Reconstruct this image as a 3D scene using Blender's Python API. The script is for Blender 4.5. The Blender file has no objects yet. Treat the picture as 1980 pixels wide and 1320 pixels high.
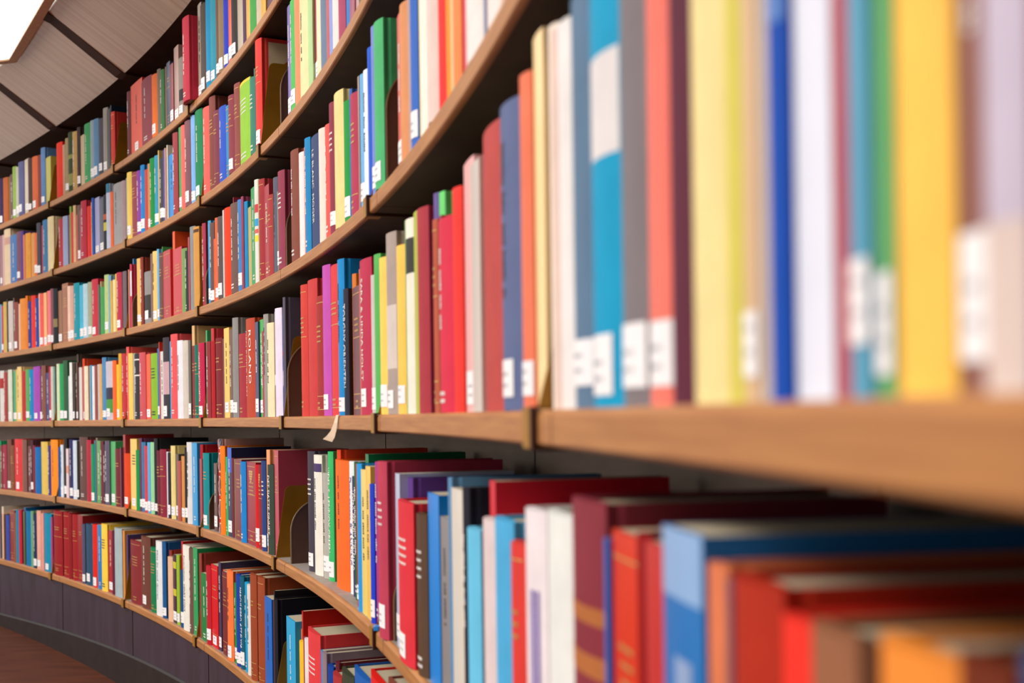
import bpy, bmesh, math, random
from mathutils import Vector, Matrix

scene = bpy.context.scene
C = scene.collection
random.seed(5)

# ---------------------------------------------------------------- measured plan of the curved book wall
R0,P1,P2,P3,P4=10.396256,0.266121,-0.111477,-0.061568,0.030987
F_PX,Y_C,ROLL=2172.15,802.22,-0.013857
ZB={-2:-0.6694, -1:-0.3393, 0:-0.0212, 1:0.3008, 2:0.6121, 3:0.9015}
CX, CY = -10.3474, -0.9819           # centre of the round hall (camera stands at the origin)
T = 0.0245                           # shelf thickness
DEPTH = 0.232                        # front edge to back panel
BAY0, BAY = 1.49232, 0.085338        # angle of shelf joints: BAY0 - BAY * j
Z_SOFFIT, Z_FLOOR = 1.226, -0.965

# ---------------------------------------------------------------- camera
cam_d = bpy.data.cameras.new('camera')
cam = bpy.data.objects.new('camera', cam_d)
C.objects.link(cam)
scene.camera = cam
cam.location = (0, 0, 0)
cam_d.sensor_width = 36.0
cam_d.lens = 36.0 * F_PX / 1980.0
cam_d.clip_start = 0.02
# level camera, slight roll, lens shifted up
cam.matrix_world = Matrix.Rotation(math.pi / 2, 4, 'X') @ Matrix.Rotation(ROLL, 4, 'Z')
cam_d.shift_y = (Y_C - 660.0) / 1980.0
cam_d.dof.use_dof = True
cam_d.dof.focus_distance = 2.55
cam_d.dof.aperture_fstop = cam_d.lens / 1000.0 / 0.0078
cam_d.dof.aperture_blades = 9

# ---------------------------------------------------------------- light: bright white round hall
w = bpy.data.worlds.new('hall_light')
scene.world = w
w.use_nodes = True
bg = w.node_tree.nodes['Background']
wt = w.node_tree
tc = wt.nodes.new('ShaderNodeTexCoord')
dt = wt.nodes.new('ShaderNodeVectorMath'); dt.operation = 'DOT_PRODUCT'
dt.inputs[1].default_value = Vector((-0.85, 0.25, 0.46)).normalized()      # the open, bright side of the hall
wt.links.new(tc.outputs['Generated'], dt.inputs[0])
mr = wt.nodes.new('ShaderNodeMapRange'); mr.interpolation_type = 'SMOOTHSTEP'
mr.inputs[1].default_value = -0.5; mr.inputs[2].default_value = 0.9; mr.inputs[3].default_value = 0.10; mr.inputs[4].default_value = 0.85
wt.links.new(dt.outputs['Value'], mr.inputs[0])
wt.links.new(mr.outputs[0], bg.inputs['Strength'])
bg.inputs['Color'].default_value = (1.0, 0.955, 0.90, 1)

def area(name, loc, target, size, energy, color):
    l = bpy.data.lights.new(name, 'AREA')
    l.shape = 'DISK'
    l.size = size
    l.energy = energy
    l.color = color
    o = bpy.data.objects.new(name, l)
    C.objects.link(o)
    o.location = loc
    o.rotation_euler = (Vector(target) - Vector(loc)).to_track_quat('-Z', 'Y').to_euler()
    return o
area('skylight', (-7.0, -1.0, 7.5), (-0.6, 2.6, 0.2), 5.0, 860, (1.0, 0.97, 0.93))
area('hall_fill_low', (-9.5, 0.5, 0.4), (0.0, 2.6, 0.5), 5.0, 130, (1.0, 0.96, 0.92))  # added low fill that brightens the cornice underside and book fronts
area('hall_fill_warm', (-4.5, 0.6, 3.4), (0.0, 1.6, 0.0), 2.0, 80, (1.0, 0.88, 0.74))  # added warm fill from out of view, kept clear of right-facing covers

scene.view_settings.view_transform = 'Standard'
scene.view_settings.look = 'None'
scene.view_settings.gamma = 1.0
scene.view_settings.exposure = 0.0
scene.view_settings.use_curve_mapping = False

# ---------------------------------------------------------------- helpers
def curve_r(th):
    u = (th - 1.2) / 0.3
    return R0 + P1*u + P2*u*u + P3*u**3 + P4*u**4
def curve(th, d=0.0):
    def b(t):
        r = curve_r(t)
        return Vector((CX + r*math.sin(t), CY + r*math.cos(t)))
    p = b(th)
    t = (b(th + 1e-4) - b(th - 1e-4)).normalized()     # runs to the right
    n = Vector((-t.y, t.x))                            # away from the room
    return p + n*d, t, n
def srgb(h):
    v = [int(h[i:i+2], 16)/255 for i in (0, 2, 4)]
    return tuple(c/12.92 if c <= 0.04045 else ((c + 0.055)/1.055)**2.4 for c in v) + (1.0,)

def new_mat(name):
    m = bpy.data.materials.new(name)
    m.use_nodes = True
    nt = m.node_tree
    return m, nt, nt.nodes['Principled BSDF']
def link(nt, a, b): nt.links.new(a, b)
def noise_mix(nt, c1, c2, scale, vec=(1, 1, 1), detail=4, coord='Object'):
    tc = nt.nodes.new('ShaderNodeTexCoord')
    mp = nt.nodes.new('ShaderNodeMapping'); mp.inputs['Scale'].default_value = vec
    n = nt.nodes.new('ShaderNodeTexNoise'); n.inputs['Scale'].default_value = scale; n.inputs['Detail'].default_value = detail
    r = nt.nodes.new('ShaderNodeValToRGB')
    r.color_ramp.elements[0].position = 0.3; r.color_ramp.elements[0].color = c1
    r.color_ramp.elements[1].position = 0.7; r.color_ramp.elements[1].color = c2
    link(nt, tc.outputs[coord], mp.inputs[0]); link(nt, mp.outputs[0], n.inputs['Vector']); link(nt, n.outputs['Fac'], r.inputs[0])
    return r.outputs[0], n.outputs['Fac']
def attr_mat(name, rough, spec, wear=0.0, bump=0.0):
    m, nt, p = new_mat(name)
    a = nt.nodes.new('ShaderNodeAttribute'); a.attribute_name = 'Col'
    out = a.outputs['Color']
    tc = nt.nodes.new('ShaderNodeTexCoord')
    if wear:
        n = nt.nodes.new('ShaderNodeTexNoise'); n.inputs['Scale'].default_value = 38; n.inputs['Detail'].default_value = 6
        link(nt, tc.outputs['Object'], n.inputs['Vector'])
        r = nt.nodes.new('ShaderNodeMapRange'); r.inputs[1].default_value = 0.3; r.inputs[2].default_value = 0.75
        r.inputs[3].default_value = 1.0 - wear; r.inputs[4].default_value = 1.0 + wear
        link(nt, n.outputs['Fac'], r.inputs[0])
        mx = nt.nodes.new('ShaderNodeVectorMath'); mx.operation = 'SCALE'
        link(nt, out, mx.inputs[0]); link(nt, r.outputs[0], mx.inputs['Scale'])
        out = mx.outputs[0]
    link(nt, out, p.inputs['Base Color'])
    if bump:
        n2 = nt.nodes.new('ShaderNodeTexNoise'); n2.inputs['Scale'].default_value = 900
        link(nt, tc.outputs['Object'], n2.inputs['Vector'])
        b = nt.nodes.new('ShaderNodeBump'); b.inputs['Strength'].default_value = bump; b.inputs['Distance'].default_value = 0.0006
        link(nt, n2.outputs['Fac'], b.inputs['Height']); link(nt, b.outputs[0], p.inputs['Normal'])
    p.inputs['Roughness'].default_value = rough
    p.inputs['Specular IOR Level'].default_value = spec
    return m
M = {}
M['cloth'] = attr_mat('book_cloth', 0.55, 0.16, 0.07, 0.25)
M['gloss'] = attr_mat('laminated_cover', 0.32, 0.28, 0.03)
M['ink'] = attr_mat('lettering_ink', 0.5, 0.3)
m, nt, p = new_mat('page_paper')
wv = nt.nodes.new('ShaderNodeTexWave'); wv.inputs['Scale'].default_value = 420; wv.inputs['Distortion'].default_value = 1.5; wv.bands_direction = 'X'
tc = nt.nodes.new('ShaderNodeTexCoord'); link(nt, tc.outputs['Object'], wv.inputs['Vector'])
rp = nt.nodes.new('ShaderNodeValToRGB'); rp.color_ramp.elements[0].color = srgb('8e8068'); rp.color_ramp.elements[1].color = srgb('d2c4a8')
link(nt, wv.outputs['Fac'], rp.inputs[0]); link(nt, rp.outputs[0], p.inputs['Base Color']); p.inputs['Roughness'].default_value = 0.9
M['page'] = m
m, nt, p = new_mat('label_paper'); p.inputs['Base Color'].default_value = srgb('f0ecee'); p.inputs['Roughness'].default_value = 0.6
M['label'] = m
m, nt, p = new_mat('gold_foil'); p.inputs['Base Color'].default_value = srgb('d8a860'); p.inputs['Metallic'].default_value = 0.35; p.inputs['Roughness'].default_value = 0.4
M['gold'] = m
def wood(name, c1, c2, rough, scale=9, vec=(1, 1, 26), spec=0.4):
    m, nt, p = new_mat(name)
    col, fac = noise_mix(nt, srgb(c1), srgb(c2), scale, vec, 6)
    link(nt, col, p.inputs['Base Color']); p.inputs['Roughness'].default_value = rough
    p.inputs['Specular IOR Level'].default_value = spec
    b = nt.nodes.new('ShaderNodeBump'); b.inputs['Strength'].default_value = 0.12; b.inputs['Distance'].default_value = 0.001
    link(nt, fac, b.inputs['Height']); link(nt, b.outputs[0], p.inputs['Normal'])
    return m
M['edge'] = wood('oak_edge', 'a0663a', 'ba8048', 0.42, 9, (1, 1, 30))
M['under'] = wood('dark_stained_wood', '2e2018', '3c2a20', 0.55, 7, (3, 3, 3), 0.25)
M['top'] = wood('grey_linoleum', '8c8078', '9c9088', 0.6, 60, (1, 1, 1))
M['back'] = wood('grey_brown_panel', '7c6a5e', '8a786a', 0.6, 6, (2, 2, 14))
M['kick'] = wood('violet_grey_panel', '2c2430', '3c3242', 0.28, 5, (3, 3, 1), 0.6)
M['base_refl'] = wood('painted_dark_reflection', '1e1716', '281f1e', 0.45, 8, (2, 2, 2), 0.3)  # dark tone imitates a reflection at the foot of the panel
M['floor'] = wood('red_brown_floor', '481f0e', '5e2e18', 0.5, 3, (1.5, 6, 1), 0.25)
m, nt, p = new_mat('veneer_panel')                               # grain and painted book reflections along each panel's slope, fanning round the hall
tc = nt.nodes.new('ShaderNodeTexCoord'); sx = nt.nodes.new('ShaderNodeSeparateXYZ'); link(nt, tc.outputs['Object'], sx.inputs[0])
dx = nt.nodes.new('ShaderNodeMath'); dx.operation = 'SUBTRACT'; dx.inputs[1].default_value = CX; link(nt, sx.outputs['X'], dx.inputs[0])
dy = nt.nodes.new('ShaderNodeMath'); dy.operation = 'SUBTRACT'; dy.inputs[1].default_value = CY; link(nt, sx.outputs['Y'], dy.inputs[0])
an = nt.nodes.new('ShaderNodeMath'); an.operation = 'ARCTAN2'; link(nt, dx.outputs[0], an.inputs[0]); link(nt, dy.outputs[0], an.inputs[1])
ag = nt.nodes.new('ShaderNodeMath'); ag.operation = 'MULTIPLY'; ag.inputs[1].default_value = 900; link(nt, an.outputs[0], ag.inputs[0])
cb = nt.nodes.new('ShaderNodeCombineXYZ'); link(nt, ag.outputs[0], cb.inputs[0]); link(nt, sx.outputs['Z'], cb.inputs[1])
ns_ = nt.nodes.new('ShaderNodeTexNoise'); ns_.inputs['Scale'].default_value = 0.6; ns_.inputs['Detail'].default_value = 5; link(nt, cb.outputs[0], ns_.inputs['Vector'])
rp = nt.nodes.new('ShaderNodeValToRGB'); rp.color_ramp.elements[0].position = 0.25; rp.color_ramp.elements[1].position = 0.75
rp.color_ramp.elements[0].color = srgb('c09c82'); rp.color_ramp.elements[1].color = srgb('e2c8b0')
link(nt, ns_.outputs['Fac'], rp.inputs[0]); link(nt, rp.outputs[0], p.inputs['Base Color'])
p.inputs['Roughness'].default_value = 0.2; p.inputs['Specular IOR Level'].default_value = 0.65
M['cornice'] = m
M['rib'] = wood('dark_rib', '3a2018', '482a20', 0.6, 8, (2, 2, 2), 0.15)
M['frame'] = wood('lamp_frame_wood', 'a87850', 'c49468', 0.4, 10, (8, 8, 8))
m, nt, p = new_mat('brass_plate')
col, fac = noise_mix(nt, srgb('94640c'), srgb('ac7a1c'), 14)
link(nt, col, p.inputs['Base Color']); p.inputs['Metallic'].default_value = 0.25; p.inputs['Roughness'].default_value = 0.42
M['brass'] = m
m, nt, p = new_mat('brown_enamel')
col, fac = noise_mix(nt, srgb('5e3c2c'), srgb('6e4a38'), 12)
link(nt, col, p.inputs['Base Color']); p.inputs['Roughness'].default_value = 0.45
M['enamel'] = m
m, nt, p = new_mat('tan_rim'); p.inputs['Base Color'].default_value = srgb('a88c68'); p.inputs['Metallic'].default_value = 0.3; p.inputs['Roughness'].default_value = 0.35
M['rim'] = m
m, nt, p = new_mat('lamp_diffuser'); p.inputs['Base Color'].default_value = (1, 1, 1, 1)
p.inputs['Emission Color'].default_value = (1, 0.98, 0.95, 1); p.inputs['Emission Strength'].default_value = 2.2
M['lamp'] = m
m, nt, p = new_mat('white_plaster'); p.inputs['Base Color'].default_value = srgb('d4d6d8'); p.inputs['Roughness'].default_value = 0.8
M['plaster'] = m
m, nt, p = new_mat('paper_scrap'); p.inputs['Base Color'].default_value = srgb('e2c8ac'); p.inputs['Roughness'].default_value = 0.7
M['scrap'] = m
m, nt, p = new_mat('blue_plastic'); p.inputs['Base Color'].default_value = srgb('2c8ce0'); p.inputs['Roughness'].default_value = 0.3
M['tab'] = m

class MB:
    """collects faces with a material slot and a colour"""
    def __init__(s): s.v = []; s.f = []; s.mi = []; s.c = []
    def poly(s, pts, mi=0, col=(1, 1, 1, 1)):
        b = len(s.v); s.v += [tuple(p) for p in pts]
        s.f.append(tuple(range(b, b + len(pts)))); s.mi.append(mi); s.c.append(col)
    def faces(s, verts, faces, mi=0, col=(1, 1, 1, 1)):
        b = len(s.v); s.v += [tuple(p) for p in verts]
        for f in faces:
            s.f.append(tuple(i + b for i in f)); s.mi.append(mi); s.c.append(col)
    def box(s, x0, x1, y0, y1, z0, z1, mi=0, col=(1, 1, 1, 1)):
        s.faces([(x0,y0,z0),(x1,y0,z0),(x1,y1,z0),(x0,y1,z0),(x0,y0,z1),(x1,y0,z1),(x1,y1,z1),(x0,y1,z1)],
                [(0,3,2,1),(4,5,6,7),(0,1,5,4),(1,2,6,5),(2,3,7,6),(3,0,4,7)], mi, col)
    def prism(s, outline, axis, a, b, mi=0, col=(1, 1, 1, 1)):
        """extrude a 2-D outline; axis 'z': outline (x,y), axis 'x': outline (y,z)"""
        n = len(outline)
        mk = (lambda p, h: (p[0], p[1], h)) if axis == 'z' else (lambda p, h: (h, p[0], p[1]))
        vs = [mk(p, a) for p in outline] + [mk(p, b) for p in outline]
        fs = [tuple(range(n))[::-1], tuple(range(n, 2*n))] + [(i, (i+1) % n, n + (i+1) % n, n + i) for i in range(n)]
        s.faces(vs, fs, mi, col)
    def add(s, other, mat=None, remap=None):
        b = len(s.v)
        s.v += [tuple(mat @ Vector(p)) if mat else p for p in other.v]
        for f, mi, c in zip(other.f, other.mi, other.c):
            s.f.append(tuple(i + b for i in f)); s.mi.append(remap[mi] if remap else mi); s.c.append(c)
    def build(s, name, mats, parent=None, smooth=False):
        me = bpy.data.meshes.new(name)
        me.from_pydata(s.v, [], s.f)
        for m in mats: me.materials.append(m)
        me.polygons.foreach_set('material_index', s.mi)
        ca = me.color_attributes.new('Col', 'FLOAT_COLOR', 'CORNER')
        buf = []
        for f, c in zip(s.f, s.c): buf += list(c)*len(f)
        ca.data.foreach_set('color', buf)
        bm = bmesh.new(); bm.from_mesh(me)
        bmesh.ops.recalc_face_normals(bm, faces=bm.faces)
        bm.to_mesh(me); bm.free()
        if smooth: me.polygons.foreach_set('use_smooth', [True]*len(me.polygons))
        o = bpy.data.objects.new(name, me)
        C.objects.link(o)
        if parent: o.parent = parent
        return o
def tag(o, label=None, cat=None, group=None, kind=None):
    if label: o['label'] = label
    if cat: o['category'] = cat
    if group: o['group'] = group
    if kind: o['kind'] = kind
    return o

def sweep(mb, th0, th1, prof, n, mats=None, caps=True):
    """sweep a (d,z) outline along the wall from th0 to th1; mats: slot per outline edge; z may be a function of th"""
    k = len(prof); rings = []
    for i in range(n + 1):
        th = th0 + (th1 - th0)*i/n
        ring = []
        for d, z in prof:
            p, t, nn = curve(th, d)
            ring.append((p.x, p.y, z(th) if callable(z) else z))
        rings.append(ring)
    vs = [v for r in rings for v in r]
    b = len(mb.v); mb.v += vs
    for i in range(n):
        for j in range(k):
            j2 = (j + 1) % k
            mb.f.append((b+i*k+j, b+i*k+j2, b+(i+1)*k+j2, b+(i+1)*k+j)); mb.mi.append(mats[j] if mats else 0); mb.c.append((1,1,1,1))
    if caps:
        mb.f.append(tuple(b + j for j in range(k))); mb.mi.append(mats[0] if mats else 0); mb.c.append((1,1,1,1))
        mb.f.append(tuple(b + n*k + j for j in range(k))); mb.mi.append(mats[0] if mats else 0); mb.c.append((1,1,1,1))

# ---------------------------------------------------------------- the setting
def joint(j): return BAY0 - BAY*j
TH_L, TH_R = 0.80, 1.64
mb = MB(); mb.prism([(-9, -5), (2.0, -5), (2.0, 8), (-9, 8)], 'z', Z_FLOOR - 0.1, Z_FLOOR)
tag(mb.build('floor', [M['floor']]), kind='structure')

mb = MB()                                                        # back panels with open joints on a dark backing
j = -1
while joint(j) > TH_L:
    hi, lo = min(joint(j), TH_R), max(joint(j + 1), TH_L)
    g = 0.0003
    sweep(mb, lo + g, hi - g, [(DEPTH, Z_FLOOR), (DEPTH + 0.012, Z_FLOOR), (DEPTH + 0.012, Z_SOFFIT), (DEPTH, Z_SOFFIT)], 8)
    j += 1
tag(mb.build('wall_back', [M['back']]), kind='structure')
mb = MB(); sweep(mb, TH_L, TH_R, [(DEPTH + 0.013, Z_FLOOR), (DEPTH + 0.09, Z_FLOOR), (DEPTH + 0.09, 1.9), (DEPTH + 0.013, 1.9)], 60)
tag(mb.build('wall_outer', [M['under']]), kind='structure')

# kick panels below the bottom shelf
def z_refl(th): return -0.905 + max(0.0, min(0.30, th - 0.90))*0.42  # top of the dark strip, sloped to follow a reflection line
mb = MB(); j = -1
while joint(j) > TH_L:
    hi, lo = min(joint(j), TH_R), max(joint(j + 1), TH_L)
    sweep(mb, lo + 0.0004, hi - 0.0004, [(0.012, lambda t: z_refl(t) - 0.004), (0.03, lambda t: z_refl(t) - 0.004), (0.03, ZB[-2]), (0.012, ZB[-2])], 8)
    j += 1
tag(mb.build('baseboard_panel', [M['kick']]), kind='structure')
mb = MB(); sweep(mb, TH_L, TH_R, [(0.004, Z_FLOOR), (0.05, Z_FLOOR), (0.05, z_refl), (0.010, z_refl), (0.004, lambda t: z_refl(t) - 0.006)], 60)  # dark base strip, tone and sloped top imitating a reflection in the panel
tag(mb.build('baseboard_painted_reflection', [M['base_refl']]), kind='structure')
mb = MB(); sweep(mb, TH_L, TH_R, [(0.031, Z_FLOOR + 0.002), (DEPTH - 0.002, Z_FLOOR + 0.002), (DEPTH - 0.002, ZB[-2] - 0.001), (0.031, ZB[-2] - 0.001)], 60)
tag(mb.build('baseboard_core', [M['under']]), kind='structure')

# cornice: soffit, tilted veneer panels, ribs
mb = MB(); sweep(mb, TH_L, TH_R, [(0.0, Z_SOFFIT), (DEPTH + 0.012, Z_SOFFIT), (DEPTH + 0.012, Z_SOFFIT + 0.02), (0.0, Z_SOFFIT + 0.02)], 60)
tag(mb.build('trim_soffit', [M['rib']]), kind='structure')
D_C, Z_C = -0.25, 1.388
mb = MB(); j = -1
while joint(j) > TH_L:
    hi, lo = min(joint(j), TH_R), max(joint(j + 1), TH_L)
    sweep(mb, lo + 0.0016, hi - 0.0016, [(0.0, Z_SOFFIT - 0.004), (0.004, Z_SOFFIT + 0.016), (D_C + 0.004, Z_C + 0.016), (D_C, Z_C)], 10)
    j += 1
tag(mb.build('trim_cornice', [M['cornice']]), kind='structure')
mb = MB(); sweep(mb, TH_L, TH_R, [(D_C, Z_C + 0.004), (D_C, Z_C + 0.25), (D_C + 0.02, Z_C + 0.25), (D_C + 0.02, Z_C + 0.004)], 60)
tag(mb.build('trim_fascia', [M['plaster']]), kind='structure')
for j in range(0, 8):                                            # ribs between the veneer panels
    th = joint(j)
    if not TH_L < th < TH_R: continue
    p0, t, n = curve(th)
    mb = MB()
    line = [(0.20, -0.010), (0.035, -0.010), (0.008, -0.008), (-0.012, -0.002), (D_C + 0.02, Z_C - Z_SOFFIT - 0.014), (D_C - 0.012, Z_C - Z_SOFFIT - 0.003), (D_C - 0.05, Z_C - Z_SOFFIT - 0.002)]
    up = [(d, z + 0.014) for d, z in line]
    mb.prism(line + up[::-1], 'x', -0.036, 0.036)
    o = mb.build('trim_rib', [M['rib']])
    o.matrix_world = Matrix.Translation((p0.x, p0.y, Z_SOFFIT)) @ Matrix(((t.x, n.x, 0, 0), (t.y, n.y, 0, 0), (0, 0, 1, 0), (0, 0, 0, 1)))
    tag(o, kind='structure')

# ---------------------------------------------------------------- ceiling lamp at the top left: white diffuser in a wooden frame
def ray_at(x, y, z):
    X, Z = (x - 990)/F_PX, -(y - Y_C)/F_PX
    c, s = math.cos(ROLL), math.sin(ROLL)
    X, Z = c*X - s*Z, s*X + c*Z
    return Vector((X*z/Z, z/Z))
LZ = 1.36
a_, b_, c_ = ray_at(17, 117, LZ), ray_at(85, 1, LZ), ray_at(1, 119, LZ)
e1 = (b_ - a_).normalized(); e2 = (c_ - a_).normalized()
L1, L2 = 1.1, 1.0
lamp = bpy.data.objects.new('ceiling_lamp', None); C.objects.link(lamp); lamp.location = (a_.x, a_.y, LZ)
tag(lamp, 'bright white ceiling lamp in a wooden frame beside the veneer cornice', 'lamp')
def quad(u0, u1, v0, v1, z0, z1, mb):
    cs = [e1*u + e2*v for u, v in ((u0, v0), (u1, v0), (u1, v1), (u0, v1))]
    mb.faces([(c.x, c.y, z0) for c in cs] + [(c.x, c.y, z1) for c in cs], [(0,3,2,1),(4,5,6,7),(0,1,5,4),(1,2,6,5),(2,3,7,6),(3,0,4,7)])
FW = 0.045
mb = MB()
quad(-FW, L1, -FW, 0, 0, 0.05, mb); quad(-FW, 0, 0, L2, 0, 0.05, mb); quad(0, L1, L2, L2 + FW, 0, 0.05, mb); quad(L1, L1 + FW, -FW, L2 + FW, 0, 0.05, mb)
mb.build('frame', [M['frame']], lamp)
mb = MB(); quad(0.001, L1 - 0.001, 0.001, L2 - 0.001, 0.006, 0.02, mb)
mb.build('diffuser', [M['lamp']], lamp)

# ---------------------------------------------------------------- shelf boards, one per bay and shelf
SHELF = {3: 'top', 2: 'second', 1: 'third', 0: 'fourth', -1: 'fifth', -2: 'bottom'}
BAYW = {-1: 'bay beside the camera, cut off by the right edge', 0: 'rightmost bay', 1: 'second bay from the right', 2: 'third bay from the right', 3: 'fourth bay from the right', 4: 'fifth bay from the right',
        5: 'sixth bay from the right', 6: 'leftmost bay at the frame edge', 7: 'bay beyond the left frame edge'}
for k in ZB:
    for j in range(0, 7):
        hi, lo = (TH_R if j == 0 else joint(j)), (TH_L if j == 6 else joint(j + 1))      # the end bays run on past the frame
        g = 0.00012
        z0, z1 = ZB[k], ZB[k] + T
        mb = MB()
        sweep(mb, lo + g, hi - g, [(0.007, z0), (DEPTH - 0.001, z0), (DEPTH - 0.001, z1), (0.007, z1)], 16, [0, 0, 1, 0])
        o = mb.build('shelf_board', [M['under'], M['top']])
        tag(o, 'wooden board of the %s shelf, %s' % (SHELF[k], BAYW[j]), 'shelf', 'shelf boards of the curved book wall')
        mb = MB()
        r = 0.0018
        sweep(mb, lo + g, hi - g, [(r, z0), (0.0069, z0), (0.0069, z1), (0.0046, z1), (0.0028, z1 - 0.0007), (0.0011, z1 - 0.0021), (0.0, z1 - 0.0042), (0, z0 + r)], 16)
        e = mb.build('edge_strip', [M['edge']], o)
        e['label'] = 'oak front edge'

# ---------------------------------------------------------------- books
def spine_y(x, w, bulge): return -bulge*max(0.0, 1 - (2*x/w)**2)
def decal(mb, w, bulge, x0, x1, z0, z1, mi, col, off=0.00025):
    n = max(1, min(6, int((x1 - x0)/w*6 + 0.5)))
    for i in range(n):
        a, b = x0 + (x1 - x0)*i/n, x0 + (x1 - x0)*(i + 1)/n
        ya, yb = spine_y(a, w, bulge) - off, spine_y(b, w, bulge) - off
        mb.poly([(a, ya, z0), (b, yb, z0), (b, yb, z1), (a, ya, z1)], mi, col)

def book_meshes(w, h, dep, col, fl, rng):
    """local frame: x along the shelf, y into the shelf, z up, spine in front at y = 0"""
    w = max(w - 0.0005, 0.003)
    paper = w < 0.016 or rng.random() < 0.22
    tb = 0.0007 if paper else min(0.0028, w*0.12)
    bulge = min(w*0.04, 0.001) if paper else min(w*0.15, 0.0075)
    c = srgb(col)
    cover = MB()
    hw = w/2
    ns = 8
    out = [(hw, dep)]
    if not paper and w > 0.014:
        out += [(hw, 0.011), (hw - 0.0013, 0.0075), (hw - 0.0013, 0.0055), (hw - 0.0002, 0.0025)]
    else:
        out += [(hw, 0.001)]
    sp = []
    for i in range(ns + 1):
        x = hw - w*i/ns
        sp.append((x*0.998, spine_y(x, w, bulge)))
    out += sp
    if not paper and w > 0.014:
        out += [(-hw + 0.0002, 0.0025), (-hw + 0.0013, 0.0055), (-hw + 0.0013, 0.0075), (-hw, 0.011)]
    else:
        out += [(-hw, 0.001)]
    out += [(-hw, dep)]
    iy = tb + 0.0015
    cyc = out + [(-hw + tb, dep), (-hw + tb, iy), (hw - tb, iy), (hw - tb, dep)]
    # walls
    n = len(cyc)
    base = len(cover.v)
    cover.faces([(x, y, 0) for x, y in cyc] + [(x, y, h) for x, y in cyc], [(i, (i+1) % n, n + (i+1) % n, n + i) for i in range(n)], 0, c)
    # caps: two boards and the spine strip
    no = len(out); half = (no - ns - 1)//2
    for z in (0, h):
        cover.poly([(x, y, z) for x, y in out[half:half + ns + 1]] + [(-hw + tb, iy, z), (hw - tb, iy, z)], 0, c)
        cover.poly([(x, y, z) for x, y in out[:half + 1]] + [(hw - tb, iy, z), (hw - tb, dep, z)], 0, c)
        cover.poly([(x, y, z) for x, y in out[no - half - 1:]] + [(-hw + tb, dep, z), (-hw + tb, iy, z)], 0, c)
    for f in fl:
        if f.startswith('k:'):
            _, kc, f0, f1 = f.split(':')
            decal(cover, w, bulge, -hw*0.96, hw*0.96, h*float(f0), h*float(f1), 0, srgb(kc), 0.0002)
        if f.startswith('v:'):                                   # upright stripe on the spine
            _, kc, x0, x1, f0, f1 = f.split(':')
            decal(cover, w, bulge, hw*float(x0), hw*float(x1), h*float(f0), h*float(f1), 0, srgb(kc), 0.0003)
        if f == 'Q':                                             # white panel on the front board
            cover.faces([(hw + 0.0002, 0.022, h*0.55), (hw + 0.0002, dep, h*0.55), (hw + 0.0002, dep, h*0.96), (hw + 0.0002, 0.022, h*0.96)], [(0, 1, 2, 3)], 0, srgb('f0e4e2'))
        if f == 'P':                                             # printed front board: cream ground, dark pointed arch, red field
            def pan(pts, cc, o_): cover.poly([(hw + o_, y, h*z) for y, z in pts], 0, srgb(cc))
            y0, y1 = 0.016, dep
            ym = y0 + (y1 - y0)*0.45
            pan([(y0, 0.03), (y1, 0.03), (y1, 0.965), (y0, 0.965)], 'd8c4a0', 0.0002)
            pan([(y0, 0.660), (ym - 0.025, 0.810), (ym, 0.875), (ym + 0.025, 0.810), (y1, 0.660), (y1, 0.05), (y0, 0.05)], 'b06020', 0.0004)
            pan([(y0, 0.610), (ym - 0.022, 0.780), (ym, 0.845), (ym + 0.022, 0.780), (y1, 0.610), (y1, 0.05), (y0, 0.05)], '2c1e1c', 0.0006)
            pan([(ym - 0.03, 0.610), (ym - 0.012, 0.750), (ym, 0.790), (ym + 0.012, 0.750), (ym + 0.035, 0.610), (ym + 0.035, 0.06), (ym - 0.03, 0.06)], 'b02420', 0.0008)
        if f == 'J':                                             # crossed flag pattern of red, white and navy
            for s_ in range(4):
                z0 = h*s_/4
                decal(cover, w, bulge, -hw*0.96, hw*0.96, z0, z0 + h/4, 0, srgb('28325a'), 0.0002)
                decal(cover, w, bulge, -hw*0.30, hw*0.30, z0, z0 + h/4, 0, srgb('e8dcd4'), 0.0003)
                decal(cover, w, bulge, -hw*0.96, hw*0.96, z0 + h*0.09, z0 + h*0.16, 0, srgb('e8dcd4'), 0.0003)
                for sx in (-1, 1):
                    for sz in (-1, 1):
                        zc = z0 + h*0.125; y = spine_y(hw*0.6, w, bulge) - 0.0004
                        a, b = sx*hw*0.28, sx*hw*0.95
                        za, zb = zc + sz*h*0.03, zc + sz*h*0.12
                        cover.poly([(a, y - 0.0004, za), (b, y, zb), (b, y, zb - h*0.022), (a, y - 0.0004, za - h*0.022)], 0, srgb('e8dcd4'))
                decal(cover, w, bulge, -hw*0.16, hw*0.16, z0, z0 + h/4, 0, srgb('b02834'), 0.0005)
                decal(cover, w, bulge, -hw*0.96, hw*0.96, z0 + h*0.105, z0 + h*0.145, 0, srgb('b02834'), 0.0005)
    # pages
    page = MB()
    pz = 0.0004 if paper else 0.0035
    page.box(-hw + tb, hw - tb, iy, dep - (0.0003 if paper else 0.004), pz, h - pz)
    parts = []
    # call-number sticker
    if 'w' in fl:
        lb = MB()
        z0 = rng.uniform(0.006, 0.016)
        z1 = z0 + rng.uniform(0.024, 0.034)
        x1 = min(hw*0.94, 0.02)
        decal(lb, w, bulge, -x1, x1, z0, z1, 0, (1, 1, 1, 1), 0.0006)
        for r_ in range(2):
            decal(lb, w, bulge, -x1*0.5, x1*0.45, z0 + (0.008 + 0.009*r_), z0 + (0.0105 + 0.009*r_), 1, (0.42, 0.42, 0.45, 1), 0.0008)
        parts.append(('spine_label', lb, [M['label'], M['ink']], 'white sticker'))
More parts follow.
